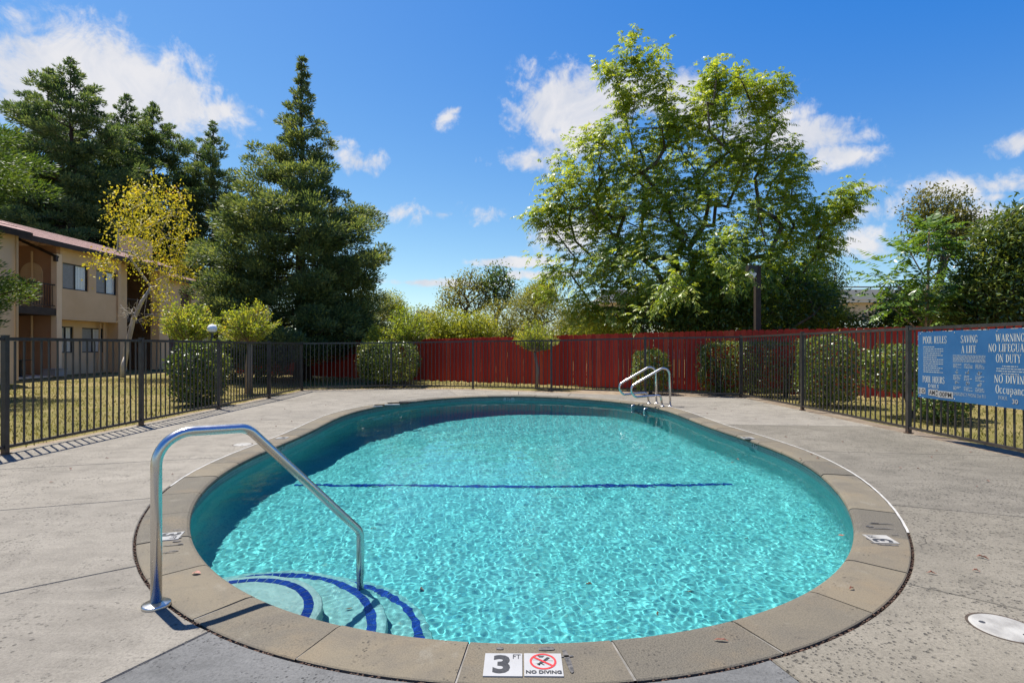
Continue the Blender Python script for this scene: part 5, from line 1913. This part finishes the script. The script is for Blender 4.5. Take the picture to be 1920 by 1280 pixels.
for (a, b) in (((1655, 500), (1590, 482)), ((1660, 530), (1585, 515)), ((1690, 470), (1652, 436)), ((1675, 500), (1608, 458)), ((1665, 560), (1600, 545)), ((1645, 520), (1588, 503)), ((1740, 430), (1705, 395)), ((1760, 430), (1815, 410))):
    a3, b3 = np.array(P(*a, AD)), np.array(P(*b, AD))
    cs.append(a3); ds.append((b3 - a3) / np.linalg.norm(b3 - a3) + np.array([0, 0, 0.2])); ls.append(np.linalg.norm(b3 - a3))
mb.build("trunk", M["bark_tan"], at, True)
c = np.array(cs); d = np.array(ds); Lc = np.array(ls)
crown_obj("crown", [compound_leaves(c, d, r_, 11, Lc, 0.17, 0.052, 0.42)], M["leaf_frond"], at, ao)
bushy_tree("browning_tree", "tree with browning thin top behind the ladder-fronded young tree", "tree", (P(1755, 0, 20).x, 20, -0.03),
           pblobs([(1755, 378, 40, 30, 0), (1730, 400, 34, 25, 0), (1790, 410, 38, 30, 0), (1760, 440, 60, 50, 0), (1800, 450, 40, 40, 0)], 20), 82, 330, 24, 0.20, 0.12, 0.06, "leaf_brown", "bark_gray", 0.14, 3.2, group="trees beyond the red fence")
LD = 14.0
bushy_tree("laurel_tree", "dense broad laurel with long leaves above the blue sign", "tree", (P(1900, 0, LD).x, LD, -0.03),
           pblobs([(1900, 440, 60, 50, 0), (1940, 430, 50, 55, 0), (1870, 490, 50, 60, 0), (1930, 520, 90, 70, 0), (1840, 560, 60, 50, 0), (1900, 590, 110, 40, 0), (1990, 480, 70, 90, 0), (1820, 590, 60, 30, 0.6)], LD),
           83, 850, 34, 0.17, 0.15, 0.05, "leaf_laurel", "bark_gray", 0.16, 1.4, 0.45, group="trees beyond the red fence")
bushy_tree("undergrowth_tree", "tangled dark thicket low behind the red fence under the fronds", "thicket", (P(1700, 0, 16).x, 16.5, -0.03),
           pblobs([(1690, 595, 50, 24, 0), (1740, 580, 80, 45, 0), (1820, 580, 70, 50, 0), (1640, 612, 40, 10, 0)], 16.5), 84, 380, 34, 0.22, 0.12, 0.06, "leaf_dark", "bark_gray", 0.08, 0.8, group="trees beyond the red fence")
bushy_tree("lime_bush", "pale green bush showing over the red fence before the overpass", "shrub", (P(1575, 0, 17).x, 17, -0.03),
           pblobs([(1575, 602, 34, 16, 0), (1560, 610, 30, 14, 0)], 17), 85, 90, 30, 0.14, 0.07, 0.04, "leaf_lime", "bark_gray", 0.05, 0.8)

# ------------------------------------------------------------------ bushes and trees beyond the far fence
FB = [(640, 618, 44, 22, 24, "leaf_lime", "low lime bush under the tall redwood beyond the red fence"),
      (735, 575, 24, 26, 31, "leaf_lime", "drooping light green tree top just right of the tall redwood"),
      (690, 585, 34, 40, 30, "leaf_olive", "olive bush half behind the tall redwood"),
      (838, 608, 40, 34, 25, "leaf_lime", "rounded lime bush, first right of the green crape myrtle"),
      (890, 615, 36, 28, 24, "leaf_lime", "smaller lime bush below the two thin trees"),
      (800, 605, 24, 28, 29, "leaf_olive", "narrow olive bush between crape myrtle and lime bush"),
      (950, 600, 50, 38, 27, "leaf_olive", "olive bush below the rightmost of the thin trees"),
      (1010, 575, 50, 40, 28, "leaf_olive", "tall olive bush behind the small crape myrtle"),
      (1015, 548, 26, 22, 29, "leaf_lime", "lime topped sapling above the olive bush"),
      (1085, 600, 36, 34, 24, "leaf_olive", "olive grey bush at the left foot of the big spreading tree"),
      (1130, 610, 50, 26, 21, "leaf_lime", "lime bush just over the red fence under the big tree")]
for i, (px, py, rx, ry, d, mt, lb) in enumerate(FB):
    b = P(px, 0, d)
    bl = pblobs([(px, py, rx, ry, 0), (px - rx * 0.4, py + ry * 0.5, rx * 0.8, ry * 0.8, 0.2), (px + rx * 0.5, py + ry * 0.45, rx * 0.7, ry * 0.7, -0.2), (px, 650, rx, 24, 0)], d)
    bushy_tree("bush", lb, "bush", (b.x, d, -0.03), bl, 90 + i, 260, 34, 0.20, 0.11, 0.055, mt, "bark_gray", 0.08, 0.6, 0.0, 0.6, "bushes beyond the red fence")
for i, (bl, bx, lb) in enumerate((([(862, 545, 32, 30, 0), (880, 525, 26, 22, 0), (845, 560, 22, 24, 0), (900, 555, 26, 26, 0), (872, 575, 44, 20, 0)], 872, "thin small-leaved tree with visible stems, leftmost of the two on the skyline"),
                                  ([(930, 515, 22, 18, 0), (940, 540, 26, 24, 0), (918, 545, 20, 22, 0), (932, 568, 26, 14, 0)], 930, "thin small-leaved tree with visible stems, rightmost of the two on the skyline"))):
    d = 38
    b = P(bx, 0, d)
    bushy_tree("thin_tree", lb, "tree", (b.x, d, -0.03), pblobs(bl, d), 110 + i, 150, 20, 0.32, 0.20, 0.10, "leaf_olive" if i == 0 else "leaf_dark", "bark_gray", 0.17, 3.4, 0.1, 0.5, "thin trees on the skyline", 0.03)
# far wood that closes the horizon
r_ = np.random.default_rng(120)
cl = []
for x in np.arange(-90, 130, 1.6):
    d = 75 + 25 * r_.uniform()
    hgt = r_.uniform(2.5, 5.0)
    cl.append(np.array([x * 1.15, d, 0]) + r_.normal(size=(14, 3)) * np.array([1.4, 1.2, 0.25]) + np.c_[np.zeros(14), np.zeros(14), r_.uniform(0.2, hgt, 14)])
cl = np.concatenate(cl)
far = crown_obj("far_wood", [clump_leaves(cl, r_, 14, 0.7, 0.75, 0.5, 0.0)], M["leaf_olive"], None, (0, 0, 0))
tag(far, "distant low belt of trees along the horizon", kind="stuff")
#@@END_VEG

# ------------------------------------------------------------------ apartment building on the left
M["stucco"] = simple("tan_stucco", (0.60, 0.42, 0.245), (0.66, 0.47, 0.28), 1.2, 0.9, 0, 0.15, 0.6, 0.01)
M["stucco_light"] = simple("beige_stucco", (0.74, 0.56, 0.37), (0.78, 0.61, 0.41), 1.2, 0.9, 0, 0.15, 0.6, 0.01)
M["stucco_shade"] = simple("shade_brown_stucco", (0.36, 0.20, 0.115), (0.41, 0.235, 0.14), 1.2, 0.9, 0, 0.15, 0.6, 0.01)  # same stucco with the side wall's shade put into its colour
M["wood_dark"] = simple("dark_brown_trim", (0.028, 0.019, 0.014), (0.045, 0.031, 0.023), 5, 0.7)
M["bronze"] = simple("bronze_window_frame", (0.02, 0.018, 0.016), (0.03, 0.027, 0.024), 9, 0.4)
M["blind"] = simple("vertical_blinds", (0.74, 0.74, 0.70), (0.8, 0.8, 0.76), 9, 0.7)
M["screen"] = simple("window_screen", (0.22, 0.22, 0.21), (0.26, 0.26, 0.25), 9, 0.5)
M["door_red"] = simple("dark_red_door", (0.05, 0.012, 0.018), (0.08, 0.018, 0.025), 4, 0.6)
M["shade_toned_wall"] = simple("shaded_entry_wall", (0.10, 0.065, 0.045), (0.13, 0.085, 0.06), 3, 0.9)  # shade of the entry recess is put into this wall colour
m, N = new_mat("pinkish_roof_tiles")
v = N.n("ShaderNodeTexCoord").outputs["Object"]
mp = N.n("ShaderNodeMapping", i_Vector=v)
mp.inputs["Rotation"].default_value = (0, 0, math.pi / 2)
br = N.n("ShaderNodeTexBrick", i_Vector=mp.outputs[0])
br.inputs["Scale"].default_value = 1.0
br.inputs["Brick Width"].default_value = 0.3
br.inputs["Row Height"].default_value = 0.36
br.inputs["Mortar Size"].default_value = 0.02
br.inputs["Color1"].default_value = (0.34, 0.215, 0.185, 1)
br.inputs["Color2"].default_value = (0.42, 0.275, 0.24, 1)
br.inputs["Mortar"].default_value = (0.18, 0.115, 0.10, 1)
finish(N, bsdf(N, br.outputs[0], 0.85, 0, 0.2, br.outputs["Fac"], -0.6, 0.03))
M["roof"] = m


def glass_mat():
    m, N = new_mat("window_glass")
    g = N.n("ShaderNodeBsdfGlossy", i_Roughness=0.03)
    t = N.n("ShaderNodeBsdfTransparent")
    lw = N.n("ShaderNodeLayerWeight")
    f = N.math("ADD", N.math("MULTIPLY", N.math("POWER", lw.outputs["Facing"], 5.0), 0.9), 0.045)
    mx = N.n("ShaderNodeMixShader")
    N.t.links.new(f, mx.inputs[0]); N.t.links.new(t.outputs[0], mx.inputs[1]); N.t.links.new(g.outputs[0], mx.inputs[2])
    finish(N, mx.outputs[0])
    return m


M["glass"] = glass_mat()
ab_ = thing("apartment_building", "two storey tan stucco apartment building with pinkish sloped roof and balconies", "building", (-20, 18, -0.03))
BO = Vector((-20, 18, -0.03))


def bpart(name, boxes, mat, parent=None):
    mb = MB()
    for a, b in boxes:
        mb.box2(Vector(a) - BO, Vector(b) - BO)
    return mb.build(name, M[mat], parent or ab_)


def wall_x(name, x, y0, y1, z0, z1, holes, mat, th=0.25):
    """wall facing the pool (plane x), with rectangular openings (ya, yb, za, zb)"""
    bx = []
    cuts = sorted(set([y0, y1] + [h[0] for h in holes] + [h[1] for h in holes]))
    for a, b in zip(cuts[:-1], cuts[1:]):
        hh = [h for h in holes if h[0] <= a + 1e-6 and h[1] >= b - 1e-6]
        if not hh:
            bx.append(((x - th, a, z0), (x, b, z1)))
        else:
            h = hh[0]
            bx.append(((x - th, a, z0), (x, b, h[2]))); bx.append(((x - th, a, h[3]), (x, b, z1)))
    return bpart(name, bx, mat)


def window(x, ya, yb, za, zb, screen_first=True, lab=None):
    fr = MB()
    t = 0.05
    xo = x - 0.07
    def bb(a, b): fr.box2(Vector(a) - BO, Vector(b) - BO)
    bb((xo - 0.04, ya, za), (xo + 0.02, yb, za + t)); bb((xo - 0.04, ya, zb - t), (xo + 0.02, yb, zb))
    bb((xo - 0.04, ya, za + t), (xo + 0.02, ya + t, zb - t)); bb((xo - 0.04, yb - t, za + t), (xo + 0.02, yb, zb - t))
    ym = (ya + yb) / 2
    bb((xo - 0.04, ym - t / 2, za + t), (xo + 0.03, ym + t / 2, zb - t))
    w = fr.build("window", M["bronze"], ab_)
    def pane(nm, a, b, xx, mat):
        mb = MB(); mb.box2(Vector((xx - 0.006, a, za + t)) - BO, Vector((xx, b, zb - t)) - BO); return mb.build(nm, M[mat], w)
    pane("screen", ya + t, ym - t / 2, xo - 0.008, "screen") if screen_first else pane("pane", ya + t, ym - t / 2, xo - 0.012, "glass")
    pane("pane", ym + t / 2, yb - t, xo - 0.018, "glass")
    bl = MB()
    yy = ya + t + 0.01
    while yy < yb - t - 0.04:
        if not screen_first or yy > ym:
            bl.box(Vector((xo - 0.036, yy + 0.04, (za + zb) / 2)) - BO, (0.004, 0.084, zb - za - 0.1), Matrix.Rotation(0.10, 3, "Z"))
        yy += 0.088
    tag(bl.build("blind", M["blind"], w), kind="stuff")
    bk = MB(); bk.box2(Vector((xo - 0.17, ya, za)) - BO, Vector((xo - 0.16, yb, zb)) - BO); bk.build("dark_backing", M["bronze"], w)
    return w


UW = [(23.5, 24.93, 3.84, 5.0), (25.4, 26.72, 3.84, 4.96)]
LW = [(23.95, 24.75, 1.0, 2.2), (25.25, 26.6, 1.0, 2.18)]
wall_x("wall", -19.8, 23.36, 26.85, 2.56, 5.66, UW, "stucco")
bpart("overhang_soffit", [((-20.6, 23.36, 2.48), (-19.802, 26.85, 2.557))], "stucco")
wall_x("wall", -20.35, 23.36, 26.85, 0, 2.478, LW, "stucco")
bpart("side_wall", [((-21.5, 23.15, 0), (-19.78, 23.355, 5.66))], "stucco_shade")
bpart("side_wall", [((-20.6, 26.853, 0), (-19.82, 27.05, 5.66))], "stucco")
bpart("pilaster", [((-19.95, 23.08, 0), (-19.70, 23.145, 5.3)), ((-19.775, 23.15, 0), (-19.70, 23.34, 5.3))], "stucco_light")
for i, h in enumerate(UW): window(-19.8, *h)
for i, h in enumerate(LW): window(-20.35, *h, screen_first=(i == 1))
# recess with the balcony
wall_x("wall", -21.5, 15.0, 23.15, 0, 6.1, [], "stucco")
bpart("balcony_floor", [((-21.5, 18.6, 2.62), (-19.72, 23.07, 2.93))], "wood_dark")
rl = MB()
for (a, b) in (((-19.80, 18.6, 3.92), (-19.76, 23.07, 3.97)), ((-19.80, 18.6, 3.03), (-19.76, 23.07, 3.06))):
    rl.box2(Vector(a) - BO, Vector(b) - BO)
rail_ = rl.build("balcony_railing", M["wood_dark"], ab_)
pm = None
yy = 18.7
while yy < 23.05:
    if pm is None:
        pm = MB().box((0, 0, 0), (0.018, 0.018, 0.858)).mesh("baluster"); pm.materials.append(M["wood_dark"])
    link("baluster", pm, None, rail_, Vector((-19.78, yy, 3.49)) - BO)
    yy += 0.125
# sloping trim on the side wall, arched panel and downpipes
mb = MB()
a, b = Vector((-21.45, 23.06, 5.98)), Vector((-19.66, 23.06, 5.15))
mb.box((a + b) / 2 - BO, ((b - a).length, 0.16, 0.09), Matrix.Rotation(math.atan2(-(b.z - a.z), b.x - a.x), 3, "Y"))
mb.build("sloping_trim", M["wood_dark"], ab_)
mb = MB()
mb.box(Vector((-19.68, 23.0, 5.06)) - BO, (0.12, 0.12, 0.22)); mb.build("gutter_box", M["wood_dark"], ab_)
mb = MB()
n = 16
vs = []
for q in (23.10, 23.146):
    vs += [Vector((-21.3, q, 3.0)) - BO, Vector((-20.35, q, 3.0)) - BO] + [Vector((-20.825 + 0.475 * math.cos(math.pi * k / n), q, 4.45 + 0.475 * math.sin(math.pi * k / n))) - BO for k in range(n + 1)]
nn = n + 3
mb.add(vs, [tuple(range(nn))] + [(i, (i + 1) % nn, nn + (i + 1) % nn, nn + i) for i in range(nn)])
mb.build("arched_panel", M["stucco"], ab_)
mb = MB()
for (x, y, z1) in ((-17.1, 18.42, 5.2), (-20.75, 23.05, 5.4), (-20.45, 27.2, 5.5), (-20.28, 26.5, 2.45)):
    mb.tube([Vector((x, y, 0.1)) - BO, Vector((x, y, z1)) - BO], 0.045, 8)
mb.tube([Vector((-19.76, 26.75, 5.5)) - BO, Vector((-19.76, 26.75, 2.6)) - BO, Vector((-20.24, 26.2, 2.44)) - BO, Vector((-20.28, 26.15, 0.1)) - BO], 0.04, 8)
tag(mb.build("downpipe", M["stucco"], ab_), kind="stuff")
# near wing
bpart("wing_wall", [((-27, 4, 0), (-17.2, 18.5, 5.12))], "stucco_light")  # stronger light on the wing is put into its lighter stucco
# far part: entry recess, column, end block
bpart("wall", [((-20.75, 27.052, 0), (-20.5, 28.4, 5.66))], "stucco")
bpart("entry_back_wall", [((-23.3, 28.4, 0), (-23.0, 31.0, 5.66))], "shade_toned_wall")
bpart("entry_side_wall", [((-23.0, 30.95, 0), (-20.6, 31.2, 5.66))], "shade_toned_wall")
bpart("column", [((-20.6, 30.4, 0), (-20.1, 31.25, 5.6))], "stucco")
bpart("entry_floor", [((-23.0, 28.41, 2.6), (-20.5, 30.39, 2.85))], "wood_dark")
bpart("door", [((-22.99, 28.9, 0), (-22.93, 29.9, 2.1))], "bronze")
r2 = MB()
for (a, b) in (((-20.55, 28.41, 3.82), (-20.51, 30.39, 3.87)),):
    r2.box2(Vector(a) - BO, Vector(b) - BO)
r2 = r2.build("balcony_railing", M["wood_dark"], ab_)
yy = 28.5
while yy < 30.3:
    link("baluster", pm, None, r2, Vector((-20.53, yy, 3.39)) - BO)
    yy += 0.125
wall_x("wall", -20.5, 31.255, 36.0, 0, 5.3, [(31.7, 33.0, 0.05, 2.2), (32.2, 34.1, 3.3, 4.75)], "stucco")
bpart("door", [((-20.75, 31.7, 0.05), (-20.68, 33.0, 2.2))], "door_red")
bpart("door", [((-20.75, 32.2, 3.3), (-20.68, 34.1, 4.75))], "door_red")
bpart("end_wall", [((-26, 36.002, 0), (-20.5, 36.25, 5.3))], "stucco_shade")
bpart("chimney_block", [((-21.95, 29.8, 6.0), (-21.3, 31.6, 7.5))], "stucco")


def roof(name, y0, y1, xe, ze, xr, zr, th=0.10):
    mb = MB()
    for (a, b, za, zb) in ((xe, xr, ze, zr), (xr, 2 * xr - xe, zr, ze)):
        vs = []
        for y in (y0, y1):
            vs += [Vector((a, y, za)) - BO, Vector((b, y, zb)) - BO, Vector((b, y, zb + th)) - BO, Vector((a, y, za + th)) - BO]
        mb.add(vs, [(0, 1, 2, 3), (7, 6, 5, 4), (0, 4, 5, 1), (2, 6, 7, 3), (0, 3, 7, 4), (1, 5, 6, 2)])
    rr = mb.build(name, M["roof"], ab_)
    mb = MB(); mb.box2(Vector((xe + 0.004, y0, ze - 0.10)) - BO, Vector((xe + 0.04, y1, ze + th + 0.01)) - BO)
    mb.build("fascia", M["wood_dark"], rr)
    # courses of tiles laid across the slope
    mb = MB()
    n = 9
    ang = math.atan2(zr - ze, xe - xr)
    for k in range(n):
        u = (k + 0.5) / n
        c = Vector((xe + (xr - xe) * u, (y0 + y1) / 2, ze + (zr - ze) * u + th + 0.014)) - BO
        mb.box(c, (abs(xr - xe) / n / math.cos(ang) * 0.96, y1 - y0 - 0.02, 0.022), Matrix.Rotation(ang - 0.045, 3, "Y"))
    mb.build("tile_course", M["roof"], rr)
    return rr


roof("roof", 18.75, 31.5, -19.45, 5.66, -22.5, 6.72)
roof("roof", 3.5, 18.72, -16.85, 5.14, -21.5, 6.95)
roof("roof", 31.52, 36.5, -20.1, 5.32, -23.0, 6.2)
mb = MB(); mb.box2(Vector((-19.8, 15, -0.0)) - BO, Vector((-16.5, 18.3, 0.04)) - BO)
bpart("patio_slab", [((-21.4, 18.6, 0.0), (-19.2, 23.0, 0.06))], "stucco_light")

# patio things below the balcony
pt = thing("patio_table", "small dark table standing on the patio under the balcony", "table", (-19.9, 21.6, 0.03))
MB().lathe([(0.001, 0.72), (0.42, 0.72), (0.42, 0.69), (0.05, 0.68)], (0, 0, 0), 20).build("table_top", M["bronze"], pt)
MB().lathe([(0.05, 0.69), (0.05, 0.08), (0.26, 0.04), (0.26, 0.0)], (0, 0, 0), 14).build("leg", M["bronze"], pt)
gb = thing("storage_box", "low pale box beside the dark patio table", "box", (-19.35, 22.6, 0.03))
MB().box((0, 0, 0.14), (0.5, 0.6, 0.28)).build("box_body", M["white"], gb)
MB().box((0, 0, 0.30), (0.54, 0.64, 0.04)).build("lid", M["screen"], gb)

M["lamp_globe"] = simple("white_lamp_globe", (0.74, 0.74, 0.72), (0.80, 0.80, 0.78), 4, 0.2)
# globe lamp on the lawn
gp = P(398, 616, 12.9)
gl = thing("globe_lamp", "white globe lamp on a thin pole between two crape myrtles", "lamp", (gp.x, 12.9, -0.03))
MB().tube([(0, 0, 0), (0, 0, gp.z - 0.08)], 0.03, 10).build("pole", M["iron"], gl)
MB().lathe([(0.07, gp.z - 0.10), (0.075, gp.z - 0.06), (0.05, gp.z - 0.05)], (0, 0, 0.03), 16).build("collar", M["iron"], gl)
MB().lathe([(0.108 * math.sin(a), gp.z + 0.03 - 0.108 * math.cos(a)) for a in np.linspace(0.35, math.pi - 0.001, 14)], (0, 0, 0), 24).build("globe", M["lamp_globe"], gl, True)

# flood light post beyond the red fence
fp = P(1420, 500, 14.7)
fl_ = thing("light_post", "dark square light post with a floodlight beyond the red fence", "lamp post", (fp.x, 14.7, -0.03))
MB().box((0, 0, (fp.z + 0.03) / 2), (0.14, 0.14, fp.z + 0.03)).build("post", M["wood_dark"], fl_)
MB().box((0, 0, fp.z + 0.04), (0.17, 0.17, 0.03)).build("post_cap", M["wood_dark"], fl_)
hd = MB(); hd.box((-0.19, -0.06, fp.z - 0.05), (0.24, 0.2, 0.18), Matrix.Rotation(0.25, 3, "Y")).build("lamp_head", M["bronze"], fl_)
ln = MB(); ln.box((-0.22, -0.1, fp.z - 0.20), (0.2, 0.18, 0.14), Matrix.Rotation(0.45, 3, "Y")).build("lamp_lens", M["blind"], fl_)
br_ = MB(); br_.tube([(0, 0, fp.z - 0.12), (-0.12, -0.04, fp.z - 0.08)], 0.02, 8).build("bracket", M["bronze"], fl_)

# overpass seen between the trees on the right
M["bridge"] = simple("bridge_concrete", (0.62, 0.56, 0.48), (0.68, 0.62, 0.54), 0.3, 0.9)
M["bridge_low"] = simple("tan_girder_concrete", (0.55, 0.42, 0.31), (0.60, 0.46, 0.34), 0.3, 0.9)
ov = thing("overpass", "concrete road overpass between the trees beyond the fence on the right", "bridge", (40, 62, -0.03))
def ovp(nm, a, b, mt):
    mb = MB(); mb.box2(Vector(a) - Vector((40, 62, -0.03)), Vector(b) - Vector((40, 62, -0.03))); return mb.build(nm, M[mt], ov)
ovp("deck", (10, 60, 6.3), (95, 71, 7.0), "bridge")
ovp("girder", (10, 60.8, 4.4), (95, 63.5, 6.298), "bridge_low")
ovp("parapet", (10, 59.9, 6.6), (95, 60.2, 7.75), "bridge")
ovp("guard_rail", (10, 60.0, 7.95), (95, 60.1, 8.1), "screen")
for x in (18, 34, 52, 74):
    ovp("pier", (x, 61.2, 0), (x + 1.6, 63.2, 4.398), "bridge")

# grass blades over the nearer lawn
r_ = np.random.default_rng(200)
def lawn_pts(n, x0, x1, y0, y1, pw=1.0):
    x = r_.uniform(x0, x1, n); y = y0 + (y1 - y0) * r_.uniform(0, 1, n) ** pw
    return np.c_[x, y, np.full(n, -0.03)]
gpts = np.concatenate([lawn_pts(52000, -17, -6.2, 2.5, 22, 1.3), lawn_pts(9000, -7.5, 2.5, 16.2, 21), lawn_pts(17000, 6.2, 13, 3, 13.5)])
bx_ = gpts[:, 0]; by_ = gpts[:, 1]
okk = (by_ > np.interp(bx_, [-6.2, -3.7, -1.2, 1.1, 3.5, 5.8], [15.35, 16.0, 15.75, 14.75, 13.85, 13.1]) + 0.3) | (bx_ < -6.1) | (bx_ > 6.1)
patch = np.sin(bx_ * 1.3) * np.sin(by_ * 0.9 + 1) + np.sin(bx_ * 0.5 + by_ * 0.7)
okk &= r_.uniform(-1.6, 2.2, len(gpts)) > -patch * 0.8 - 0.4
gpts = gpts[okk]
n = len(gpts)
d = rand_dirs(n, r_) * 0.6 + np.array([0, 0, 1.0])
Qg = rhombs(gpts, d, rand_dirs(n, r_), 0.055 * r_.uniform(0.5, 1.5, n), 0.012 * r_.uniform(0.7, 1.4, n))
M["grass"] = leaf_mat("dry_grass_blades", [(0.0, (0.108, 0.122, 0.023)), (0.5, (0.203, 0.183, 0.048)), (1.0, (0.310, 0.249, 0.108))], 0.3, 0.7, 0.2)
tag(link("grass", quads_mesh("grass", Qg), M["grass"]), "short patchy dry grass on the lawn", kind="stuff")
#@@END_BUILD
